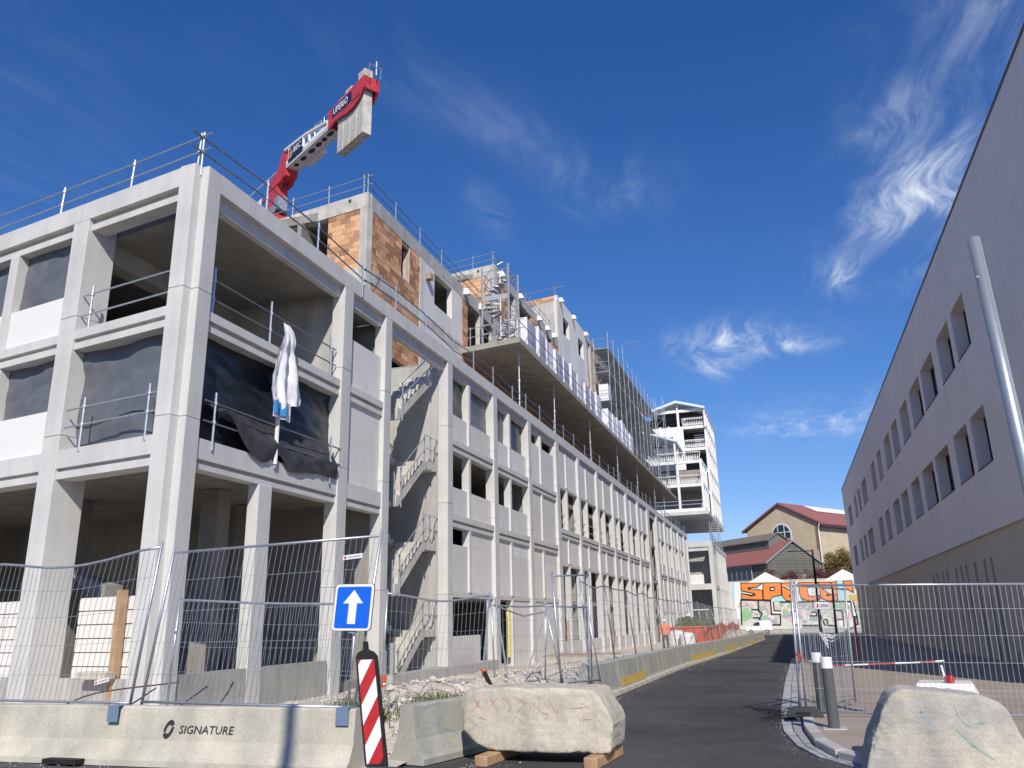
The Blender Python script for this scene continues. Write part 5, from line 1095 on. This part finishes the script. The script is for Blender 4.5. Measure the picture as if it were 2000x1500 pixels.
gr = MB()
for k in range(1500):
    y = 10.0 + 45*random.random()**1.8; side = random.random()
    x = lerp_edge(ledge, y) + abs(random.gauss(0, .22)) if side < .74 else (lerp_edge(redge, y) - abs(random.gauss(0, .12)) if side < .96 else random.uniform(-4, 0))
    rock(gr, x, y, zg(y)+.004, random.uniform(.003, .009) if random.random() < .97 else random.uniform(.012, .022))
for k in range(500): rock(gr, random.uniform(-12, -2), random.uniform(8.6, 9.6), zg(9)+.004, random.uniform(.004, .012))
tag(add(gr, 'road_grit', 'rub', loc=(0, 0, 0)), 'pale grit and chippings scattered along the road edges', 'grit', kind='stuff')
# skip, bags, worker, van
sk = root('rubble_skip', (-6.6, 60, zg(60)), 'open orange skip full of green waste behind the roadside barriers', 'skip')
z0 = zg(60)+.25; X0, X1, Y0, Y1 = -7.9, -5.75, 58.5, 66.5
def wallp(p0, p1, o): add(MB().hexa([(p0[0], p0[1], z0), (p1[0], p1[1], z0), (p1[0]+o[0]*.06, p1[1]+o[1]*.06, z0), (p0[0]+o[0]*.06, p0[1]+o[1]*.06, z0)], [(p0[0]-o[0]*.25, p0[1]-o[1]*.35, z0+1.25), (p1[0]-o[0]*.25, p1[1]-o[1]*.35, z0+1.25), (p1[0]-o[0]*.19, p1[1]-o[1]*.29, z0+1.25), (p0[0]-o[0]*.19, p0[1]-o[1]*.29, z0+1.25)]), 'side', 'orange', sk)
wallp((X1, Y0), (X1, Y1), (-1, 0)); wallp((X0, Y0), (X0, Y1), (1, 0)); wallp((X0, Y0), (X1, Y0), (0, 1)); wallp((X0, Y1), (X1, Y1), (0, -1)); bx('floor', 'orange', sk, X0, X1, Y0, Y1, z0-.08, z0)
add(MB().tube([(X1+.28, Y0-.3, z0+1.25), (X1+.28, Y1+.3, z0+1.25)], .06, 5), 'rim', 'orange', sk); add(MB().tube([(X0-.28, Y0-.36, z0+1.25), (X1+.28, Y0-.36, z0+1.25)], .06, 5), 'rim', 'orange', sk)
for yy in (60, 62, 64, 65.5): add(MB().hexa([(X1, yy, z0), (X1+.08, yy, z0), (X1+.08, yy+.12, z0), (X1, yy+.12, z0)], [(X1+.24, yy, z0+1.2), (X1+.33, yy, z0+1.2), (X1+.33, yy+.12, z0+1.2), (X1+.24, yy+.12, z0+1.2)]), 'rib', 'orange', sk)
gw = MB()
for k in range(1400):
    x = random.uniform(X0+.1, X1-.05); y = random.uniform(Y0+.2, Y1-.2); h = 1.15+.75*math.sin((y-Y0)/(Y1-Y0)*math.pi)*random.random(); a = random.uniform(0, 6.28); s = random.uniform(.06, .16)
    gw.quad((x, y, z0+h), (x+s*math.cos(a), y+s*math.sin(a), z0+h+random.uniform(-.05, .1)), (x+s, y, z0+h+s), (x-s*.4, y+s*.3, z0+h+s*.8))
tag(add(gw, 'green_waste', 'leafg'), 'heap of cut green branches in the orange skip', 'green waste', kind='stuff')
of = root('plastic_fence', (-6.5, 72, zg(72)), 'orange plastic safety fence beyond the skip', 'fence')
add(MB().grid(lambda s, t: (-6.9+1.5*s, 69+22*s, zg(75)+.2+1.4*t+.15*math.sin(s*18)), 30, 3), 'net', 'orange', of)
for k in range(6): add(MB().tube([(-6.9+.3*k, 69+4.4*k, zg(75)), (-6.9+.3*k, 69+4.4*k, zg(75)+1.7)], .04, 5), 'stake', 'woodg', of)
for i in range(6):
    y = 72+3*i; tag(add(MB().grid(lambda s, t, y=y: (-5.9+1.6*s+.15*fbm(s*4, t*4, y), y+2.6*t, zg(y)+.3+.75*math.sin(s*math.pi)*math.sin(t*math.pi)*(1+.5*fbm(s*5, t*5, y))), 8, 8), 'rubble_mound', 'stoneg'), f'grey heap of rubble behind the far barriers, {ordn[i]} from the skip', 'mound', 'rubble mounds')
tag(bx('site_heater', 'white', None, -8.9, -8.5, 76, 76.5, zg(76), zg(76)+2.6), 'slim white cabinet standing at the far end wall', 'cabinet')
for i, (x, y, s) in enumerate(((-7.2, 55.2, 1.0), (-6.4, 54.3, .85))):
    o = MB().grid(lambda u, v: (x + s*.62*math.cos(u*6.283)*(1-.15*abs(v-.5)) * (1 if v < .85 else (1-v)/.15), y + s*.62*math.sin(u*6.283)*(1 if v < .85 else (1-v)/.15), zg(y)+.4 + s*.95*v + .06*fbm(u*6, v*4, i)), 16, 10)
    tag(add(o, 'bulk_bag', 'bag', smooth=True), ['larger white bulk bag behind the worker', 'smaller white bulk bag beside the skip'][i], 'bag', 'bulk bags')
# worker, seen from behind: one skinned body
wk = root('person', (-7.55, 52.5, -1.83), 'worker in an orange hi-vis jacket and white helmet standing with back turned', 'person')
WX, WY, WZ = -7.55, 52.5, -1.83
jo = {'pel': (0, 0, .95, .155, .12), 'wst': (0, 0, 1.10, .15, .115), 'che': (0, .0, 1.30, .18, .125), 'nkb': (0, 0, 1.46, .10, .09), 'nk': (0, .01, 1.53, .06, .06), 'hd': (0, .03, 1.60, .085, .095), 'hdt': (0, .03, 1.70, .085, .095)}
sk_pts = []; sk_edges = []; sk_r = []
def J(x, y, z, r): sk_pts.append((x, y, z)); sk_r.append(r); return len(sk_pts)-1
pel = J(0, 0, .95, (.16, .12)); wst = J(0, 0, 1.12, (.15, .115)); che = J(0, 0, 1.32, (.185, .13)); nkb = J(0, 0, 1.47, (.09, .085)); nk = J(0, .01, 1.53, (.06, .06)); hd_ = J(0, .02, 1.61, (.085, .095)); ht = J(0, .02, 1.70, (.08, .09))
sk_edges += [(pel, wst), (wst, che), (che, nkb), (nkb, nk), (nk, hd_), (hd_, ht)]
for s in (-1, 1):
    sh = J(s*.20, 0, 1.40, (.075, .075)); el = J(s*.31, -.03, 1.14, (.055, .055)); wr_ = J(s*.27, .10, .93, (.04, .04)); hn = J(s*.25, .15, .86, (.045, .03)); sk_edges += [(che, sh), (sh, el), (el, wr_), (wr_, hn)]
    hp = J(s*.10, 0, .88, (.105, .11)); kn = J(s*.13, .02, .48, (.07, .075)); an = J(s*.14, -.02, .09, (.05, .055)); to = J(s*.15, .16, .045, (.05, .04)); sk_edges += [(pel, hp), (hp, kn), (kn, an), (an, to)]
me = bpy.data.meshes.new('body'); me.from_pydata(sk_pts, sk_edges, []); me.materials.append(M['dark']); bo = bpy.data.objects.new('body', me); col.objects.link(bo); bo.parent = wk
sm = bo.modifiers.new('skin', 'SKIN'); ls = me.skin_vertices[0].data
for i, r in enumerate(sk_r): ls[i].radius = r
ls[pel].use_root = True; bo.modifiers.new('sub', 'SUBSURF').levels = 2; bo.modifiers['sub'].render_levels = 2
dgp = bpy.context.evaluated_depsgraph_get(); me2 = bpy.data.meshes.new_from_object(bo.evaluated_get(dgp)); bo.modifiers.clear(); bo.data = me2
me2.materials.clear()
for m_ in ('dark', 'hivis', 'skin', 'black'): me2.materials.append(M[m_])
for p in me2.polygons:
    c = p.center; p.use_smooth = True
    p.material_index = 1 if (c.z > .86 and c.z < 1.50 and not (c.z < .92 and abs(c.x) > .22)) else (2 if c.z >= 1.50 or (abs(c.x) > .22 and c.z < .92 and c.z > .7) else (3 if c.z < .13 else 0))
def wpart(mb, nm, m): o = add(mb, nm, m); o.parent = wk; o.location = WL[o]; return o
hel = MB().grid(lambda u, v: (.125*math.cos(u*6.283)*math.cos(v*1.57), .02+.145*math.sin(u*6.283)*math.cos(v*1.57), 1.67+.13*math.sin(v*1.57)), 16, 6); wpart(hel, 'helmet', 'inkw')
for zz in (1.02, 1.16): wpart(MB().tube([(.185*math.cos(k*.3927), .145*math.sin(k*.3927), zz) for k in range(17)], .02, 5), 'reflective_band', 'steel')
wk.rotation_euler = (0, 0, .25)
# van
vn = root('van', (-5.3, 140, zg(140)), 'small white panel van parked by the painted wall', 'van')
vz = zg(140)+.25
vp = [(-7.2, .35), (-7.15, .75), (-6.3, .95), (-5.55, 1.62), (-5.1, 1.78), (-3.4, 1.78), (-3.18, 1.2), (-3.12, .3), (-7.2, .2)]
add(MB().prism([(x, 138.6, vz+z) for x, z in vp], (0, 1.75, 0)), 'body', 'vanw', vn, bevel=.06)
add(MB().prism([(-6.12, 138.585, vz+1.0), (-5.58, 138.585, vz+1.52), (-5.02, 138.585, vz+1.58), (-5.0, 138.585, vz+1.0)], (0, .01, 0)), 'side_window', 'glassd', vn)
add(MB().prism([(-6.28, 138.75, vz+.98), (-6.28, 140.2, vz+.98), (-5.6, 140.2, vz+1.63), (-5.6, 138.75, vz+1.63)], (-.02, 0, .02)), 'windscreen', 'glassd', vn)
for x in (-6.4, -3.95):
    w_ = add(MB().tube([(x, 138.55, vz+.1), (x, 138.75, vz+.1)], .32, 14), 'wheel', 'black', vn); add(MB().tube([(x, 138.53, vz+.1), (x, 138.56, vz+.1)], .19, 10), 'rim', 'gsteel', w_)
bx('headlight', 'inkw', vn, -7.16, -6.95, 138.58, 138.75, vz+.62, vz+.78); bx('door_seam', 'gsteel', vn, -4.93, -4.91, 138.59, 138.6, vz+.35, vz+1.6)

# ================================================================== FAR: painted wall, hall, shed, tree
gwl = root('painted_wall', (-2, 150, zg(150)), 'long retaining wall covered in graffiti lettering at the end of the street', 'wall')
GY = 150.0; GB0 = zg(150)-.3
bx('wall', 'gwall', gwl, -12.2, 14, GY, GY+.8, GB0+.9, 5.65); bx('footing', 'barrg', gwl, -12.2, 14, GY-.5, GY, GB0-.6, GB0+.85)
for cx in (-3.6, 8.9): add(MB().prism([(cx-3.0, GY+.1, 5.652), (cx+3.0, GY+.1, 5.652), (cx, GY+.1, 7.35)], (0, .6, 0)), 'gable_top', 'white', gwl)
def GW(x, y, d=0.0): return (-10.0+.01082*x-.00108*y, GY-.004-d, 7.33-.00032*x-.0111*y)
def gpoly(m, pts, d, nm='paint_patch'): add(MB().prism([GW(x, y, d) for x, y in pts], (0, -.006, 0)), nm, m, gwl)
def gline(m, pts, d, w=10, nm='paint_outline'):
    mb = MB()
    for (a, b) in zip(pts, pts[1:]):
        v = Vector((b[0]-a[0], b[1]-a[1])).normalized(); nn = Vector((-v.y, v.x))*w*.5; e = v*w*.4
        mb.prism([GW(a[0]-e.x+nn.x, a[1]-e.y+nn.y, d), GW(b[0]+e.x+nn.x, b[1]+e.y+nn.y, d), GW(b[0]+e.x-nn.x, b[1]+e.y-nn.y, d), GW(a[0]-e.x-nn.x, a[1]-e.y-nn.y, d)], (0, -.006, 0))
    add(mb, nm, m, gwl)
random.seed(5)
gpoly('gcy', [(70, 150), (190, 150), (195, 420), (80, 420)], 0); gpoly('gwh', [(110, 140), (205, 140), (210, 700), (130, 640)], .01)
for k in range(110):
    cx = random.uniform(225, 2020); cy = random.uniform(430, 740); r = random.uniform(30, 85)
    gpoly(random.choice(['ggr', 'gpk', 'gpu', 'gpu', 'gpk', 'gwall', 'ggr']), [(cx+r*random.uniform(.6, 1.3)*math.cos(a*.785), cy+r*random.uniform(.5, .9)*math.sin(a*.785)) for a in range(8)], .01+.00035*k)
gpoly('gcy', [(680, 380), (840, 340), (900, 425), (690, 420)], .05); gpoly('gcy', [(1650, 120), (1740, 120), (1740, 410), (1650, 410)], .05)
OR = [[(212, 145), (480, 150), (540, 150), (450, 215), (330, 215), (330, 242), (545, 252), (552, 398), (460, 398), (230, 388), (226, 305), (380, 345), (440, 330), (420, 305), (226, 262)],
      [(556, 145), (828, 145), (832, 328), (700, 352), (668, 402), (560, 395)], [(834, 150), (990, 145), (1000, 215), (900, 200), (860, 205), (950, 255), (1000, 260), (1010, 425), (900, 405), (846, 345)],
      [(1090, 145), (1370, 140), (1400, 200), (1290, 195), (1225, 230), (1235, 340), (1290, 350), (1395, 330), (1400, 395), (1240, 415), (1130, 380), (1105, 290)],
      [(1385, 140), (1560, 140), (1580, 215), (1440, 240), (1530, 300), (1590, 330), (1660, 330), (1660, 400), (1530, 415), (1420, 375)], [(1565, 145), (1650, 130), (1660, 330), (1600, 320)], [(1745, 125), (1870, 120), (1890, 290), (1800, 240), (1760, 250)]]
for p in OR: gpoly('gor', p, .06); gline('gbl', p + p[:1], .07, 11)
gpoly('yellow', [(1815, 325), (1930, 325), (1985, 370), (1960, 405), (1830, 400)], .06)
for p in ([(650, 208), (738, 205), (738, 262), (660, 272)], [(320, 222), (372, 222), (372, 242), (320, 242)], [(225, 298), (400, 345), (445, 320), (400, 300), (390, 325)], [(940, 330), (1000, 325), (1000, 355), (945, 358)], [(1490, 315), (1560, 315), (1560, 338), (1500, 342)]): gpoly('gbl', p, .08)
for p in ([(668, 228), (725, 225), (722, 250), (680, 250)], [(470, 235), (545, 180), (545, 250)], [(845, 190), (985, 240), (985, 225), (850, 180)], [(1225, 225), (1280, 225), (1275, 335), (1240, 335)], [(1290, 270), (1370, 220), (1360, 250), (1300, 290)], [(680, 400), (715, 400), (725, 560), (815, 560), (815, 610), (700, 610)], [(1000, 580), (1050, 580), (1050, 760), (1010, 760)], [(1390, 600), (1440, 780), (1395, 780)], [(1665, 690), (1725, 690), (1725, 775), (1670, 775)], [(1860, 420), (1885, 420), (1920, 640), (1870, 620)], [(1290, 590), (1345, 585), (1340, 630), (1290, 625)]): gpoly('gwh', p, .085)
for p in ([(215, 400), (230, 770)], [(215, 400), (480, 405), (490, 560), (540, 605), (500, 680), (525, 745)], [(385, 545), (475, 545)], [(405, 668), (490, 665)], [(668, 410), (680, 610), (815, 612), (815, 765), (700, 768)], [(710, 430), (720, 560), (815, 565)], [(815, 430), (1010, 430)], [(985, 570), (1060, 570)], [(985, 570), (1005, 765), (1050, 768)], [(1290, 420), (1300, 500)], [(1440, 420), (1460, 520)], [(1255, 630), (1345, 630), (1345, 580), (1280, 580)], [(1390, 590), (1470, 770)], [(1470, 680), (1505, 690), (1510, 765), (1600, 770)], [(1620, 550), (1715, 550), (1740, 770)], [(1655, 685), (1725, 680)], [(1140, 770), (1390, 768)], [(1850, 430), (1870, 640), (1925, 640), (1880, 420)], [(1925, 640), (1935, 740), (1890, 765)], [(480, 405), (560, 405), (660, 415)], [(1090, 430), (1250, 425), (1480, 425), (1840, 420)]): gline('gbl', p, .10, 19)
gpoly('pave', [(1140, 785), (1390, 785), (1400, 940), (1160, 940)], .3)
hall = root('ochre_hall', (0, 172, 0), 'big ochre stucco hall with red gabled roof and arched window on the hill', 'building')
HL = Vector((-7.3, 178, 0)); HR = Vector((6.9, 168.5, 0)); HU = (HR-HL).normalized(); HN = Vector((-HU.y, HU.x, 0)); HW = (HR-HL).length
def HF(u, d, z): p = HL + HU*u + HN*d; return (p.x, p.y, z)
EZ, RZ = 17.2, 21.6
add(MB().prism([HF(.4, 0, -4), HF(HW-.4, 0, -4), HF(HW-.4, 0, EZ), HF(HW/2, 0, RZ), HF(.4, 0, EZ)], HN*.6), 'gable_wall', 'stucco', hall)
add(MB().fbox(HF, HW-.9, HW-.4, .601, 60, -4, EZ-.3), 'side_wall', 'stucco', hall)
for (u0, z0_, u1, z1_) in ((-.7, EZ-.35, HW/2, RZ+.15), (HW/2, RZ+.15, HW+.7, EZ-.35)):
    rf = add(MB().prism([HF(u0, -.4, z0_), HF(u1, -.4, z1_), HF(u1, -.4, z1_+.35), HF(u0, -.4, z0_+.35)], HN*60), 'roof', 'rroof', hall)
add(MB().prism([HF(HW/2+.6, 8, RZ+.25), HF(HW/2+3.4, 8, RZ-1.15), HF(HW/2+3.4, 8, RZ-1.05), HF(HW/2+.6, 8, RZ+.37)], HN*45), 'rooflight', 'white', rf)
add(MB().prism([HF(-.7, -.45, EZ-.6), HF(HW/2, -.45, RZ-.15), HF(HW+.7, -.45, EZ-.6), HF(HW+.7, -.45, EZ-.3), HF(HW/2, -.45, RZ+.2), HF(-.7, -.45, EZ-.3)], HN*.12), 'barge_board', 'wframe', hall)
add(MB().fbox(HF, HW-.2, HW+.6, -.3, 60, EZ-.75, EZ-.36), 'eaves', 'wframe', hall)
for (u0, u1) in ((.42, .95), (HW-1.0, HW-.42)): add(MB().fbox(HF, u0, u1, -.06, -.002, EZ-5.0, EZ-.6), 'brick_quoin', 'brick', hall)
ac = HW*.50; arch = [HF(ac+2.0*math.cos(R_(a)), -.02, 15.6+2.0*math.sin(R_(a))) for a in range(0, 181, 15)] + [HF(ac-2.0, -.02, 11.0), HF(ac+2.0, -.02, 11.0)]
wn_ = add(MB().prism([HF(ac+2.3*math.cos(R_(a)), 0, 15.6+2.3*math.sin(R_(a))) for a in range(0, 181, 15)] + [HF(ac-2.3, 0, 11.0), HF(ac+2.3, 0, 11.0)], -HN*.05), 'arched_window', 'white', hall)
add(MB().prism([Vector(p)-HN*.05 for p in arch], -HN*.04), 'pane', 'glassd', wn_)
for u in (-.75, .75): add(MB().fbox(HF, ac+u-.07, ac+u+.07, -.16, -.11, 11, 17.4), 'glazing_bar', 'inkw', wn_)
for z in (12.6, 13.0, 14.6, 16.0): add(MB().fbox(HF, ac-2.0, ac+2.0, -.155, -.10, z, z+.14), 'glazing_bar', 'inkw', wn_)
add(MB().tube([HF(HW+.35, -.5, EZ-.2), HF(HW-.1, -.35, EZ-1.0), HF(HW-.2, -.2, EZ-1.2), HF(HW-.2, -.2, 3)], .12, 6), 'downpipe', 'inkw', hall)
lw = add(MB().fbox(lambda u, d, z: HF(HW-.4+.02*0+d, u, z), 11, 13.5, -.03, .05, 11.3, 13.0), 'side_window', 'glassd', hall)
add(MB().fbox(lambda u, d, z: HF(HW-.4+d, u, z), 10.7, 13.8, .0, .12, 13.0, 13.25), 'lintel', 'inkw', lw)
for k in range(5): add(MB().fbox(lambda u, d, z: HF(HW-.4+d, u, z), 11.2+.5*k, 11.28+.5*k, .06, .1, 11.3, 13.0), 'bar', 'inkw', lw)
lr = root('red_roof_wing', (-18, 182, 10), 'low red tiled roof to the left of the ochre hall', 'building')
add(MB().prism([(-30, 176, 10.4), (-5.4, 176, 11.2), (-6.2, 184, 14.2), (-30, 184, 12.6)], (0, 0, .3)), 'roof', 'rroof', lr); bx('wall', 'stucco', lr, -30, -6, 177, 184, -4, 10.3)
shed = root('boarded_shed', (0, 158, 0), 'green-grey weatherboarded shed with red roof and gabled end above the painted wall', 'building')
SL = Vector((-3.2, 155.0, 0)); SUv = Vector((.75, .66, 0)).normalized(); SN = Vector((-.66, .75, 0)).normalized(); SW = 12.0
def SF(u, d, z): p = SL + SUv*u + SN*d; return (p.x, p.y, z)
SE, SR = 9.3, 13.0
add(MB().prism([SF(0, 0, 0), SF(SW, 0, 0), SF(SW, 0, SE), SF(SW/2, 0, SR), SF(0, 0, SE)], SN*.3), 'gable_wall', 'dark', shed)
nb = 26
for k in range(nb):
    z0_ = 2.2 + k*(SR-2.2)/nb; z1_ = z0_ + (SR-2.2)/nb - .05
    h = lambda z: 0 if z <= SE else SW/2*(z-SE)/(SR-SE)
    a0, a1 = h(z0_), h(z1_)
    if SW-2*a1 > .2: add(MB().prism([SF(a0, -.02, z0_), SF(SW-a0, -.02, z0_), SF(SW-a1, .0, z1_), SF(a1, .0, z1_)], -SN*.05), 'board', 'wboard', shed)
add(MB().fbox(SF, .0, .3, .31, 26, 0, SE-.1), 'side_wall', 'dark', shed)
for k in range(19): 
    z0_ = 2.2+k*.37; add(MB().fbox(SF, -.06, -.002, .05, 26, z0_, z0_+.33), 'board', 'wboard', shed)
for (u0, z0_, u1, z1_) in ((-.6, SE-.3, SW/2, SR+.1), (SW/2, SR+.1, SW+.6, SE-.3)):
    add(MB().prism([SF(u0, -.35, z0_), SF(u1, -.35, z1_), SF(u1, -.35, z1_+.22), SF(u0, -.35, z0_+.22)], SN*27), 'roof', 'rroof', shed)
    add(MB().prism([SF(u0, -.40, z0_-.08), SF(u1, -.40, z1_-.08), SF(u1, -.40, z1_+.26), SF(u0, -.40, z0_+.26)], SN*.06), 'verge_trim', 'gsteel', shed)
for k in range(26): add(MB().prism([SF(-.6, .4+k, SE-.07), SF(SW/2, .4+k, SR+.33), SF(SW/2, .4+k, SR+.38), SF(-.6, .4+k, SE-.02)], SN*.06), 'roof_seam', 'rroof', shed)
add(MB().prism([SF(SW/2-2.2, 3.5, SR-1.0), SF(SW/2+2.2, 3.5, SR-1.0), SF(SW/2+2.2, 3.5, SR+.5), SF(SW/2, 3.5, SR+1.7), SF(SW/2-2.2, 3.5, SR+.5)], SN*22), 'clerestory', 'wboard', shed)
for (u0, u1, za, zb_) in ((-2.6, 0, .45, 1.9), (0, 2.6, 1.9, .45)): add(MB().prism([SF(SW/2+u0, 3.2, SR+za), SF(SW/2+u1, 3.2, SR+zb_), SF(SW/2+u1, 3.2, SR+zb_+.18), SF(SW/2+u0, 3.2, SR+za+.18)], SN*22.6), 'clerestory_roof', mat('mossy_roof', (.20, .19, .15), .9, .15) if u0 < -1 else bpy.data.materials['mossy_roof'], shed)
for k in (-.95, .95): add(MB().prism([SF(SW*.60+k+.62*math.cos(a*.5236), -.09, 6.4+.95*math.sin(a*.5236)) for a in range(12)], -SN*.05), 'oval_vent', 'gsteel', shed)
sw = add(MB().fbox(SF, -.16, -.06, 4.2, 11.6, 3.4, 8.9), 'window', 'glassd', shed)
for k in range(6): add(MB().fbox(SF, -.22, -.161, 4.2+k*1.45, 4.33+k*1.45, 3.4, 8.9), 'window_bar', 'inkw' if k in (0, 5) else 'gsteel', sw)
for z in (3.4, 6.4, 8.8): add(MB().fbox(SF, -.215, -.162, 4.2, 11.6, z, z+.1), 'window_bar', 'gsteel', sw)
def leaves(mb, c, r, n, s, flat=1.0):
    for k in range(n):
        d = Vector((random.gauss(0, 1), random.gauss(0, 1), random.gauss(0, 1))).normalized()*(random.random()**.35); p = Vector((c[0]+d.x*r[0], c[1]+d.y*r[1], c[2]+d.z*r[2]))
        a = Vector((random.uniform(-1, 1), random.uniform(-1, 1), random.uniform(-1, 1))).normalized()*s*random.uniform(.6, 1.4); b = a.orthogonal().normalized()*s*random.uniform(.4, .9)
        mb.quad(p-a, p-b*.6, p+a, p+b)
tr = root('tree', (8.6, 155, 2), 'rounded tree with yellowing brown foliage beside the far end of the grey building', 'tree')
add(MB().tube([(8.8, 156, -1), (8.7, 156, 5), (9.0, 156, 8)], .35, 7, r2=.15).tube([(8.7, 156, 5), (7.4, 155.5, 8.5)], .16, 5, r2=.06).tube([(8.7, 156, 5.5), (10.5, 156.5, 9)], .16, 5, r2=.06), 'trunk', 'bark', tr)
cwn = MB(); 
for k in range(80):
    a = random.uniform(0, 6.28); e = random.uniform(-1.1, 1.2); rr_ = random.uniform(.5, 1.0)
    leaves(cwn, (9.0+3.3*rr_*math.cos(a)*math.cos(e), 156+2.8*rr_*math.sin(a)*math.cos(e), 7.6+3.6*rr_*math.sin(e)), (1.0, 1.0, .8), 130, .15)
add(cwn, 'crown', 'leaf', tr)
hg = MB()
for k in range(70): leaves(hg, (random.uniform(-3.5, 9.5), 152.2+random.uniform(-.3, .6), random.uniform(5.2, 7.4)), (.8, .5, .6), 70, .13)
tag(add(hg, 'creeper', 'leafr', loc=(3, 152, 5)), 'dark red creeper spilling along the top of the painted wall', 'creeper', kind='stuff')
bx_ = bx('bank', 'dirt', None, -14, 20, 151.6, 154.5, -4, 6.0); struct(bx_)
for i, (x, y, h, arm) in enumerate(((3.0, 100, 7.2, True), (4.6, 100, 3.0, False), (-.9, 128, 6.0, False))):
    if i == 2: continue
    o = root('street_lamp', (x, y, zg(y)), ['tall black street lamp with a long arm at the far end of the street', 'shorter black post next to the street lamp with the long arm'][i], 'street lamp', 'street lamps')
    add(MB().tube([(x-.15, y, zg(y)), (x, y, h)], .17, 8, r2=.10), 'pole', 'black', o)
    if arm: add(MB().tube([(x, y, h-.15), (x-2.3, y, h-.1)], .06, 6), 'arm', 'black', o); bx('lamp_head', 'black', o, x-2.7, x-1.9, y-.12, y+.12, h-.16, h-.04)
# lamp post standing behind the camera: its shadow falls across the barrier
bl_ = root('street_lamp', (-1.2, -3, zg(-3)), 'street lamp behind the viewpoint whose shadow crosses the cream barrier', 'street lamp')
add(MB().tube([(-1.1, -3, zg(-3)), (-1.1, -3, 9.6)], .11, 10, r2=.09), 'pole', 'pole', bl_); add(MB().tube([(-1.1, -3, 9.5), (-3.4, -3, 9.9)], .05, 6), 'arm', 'pole', bl_)
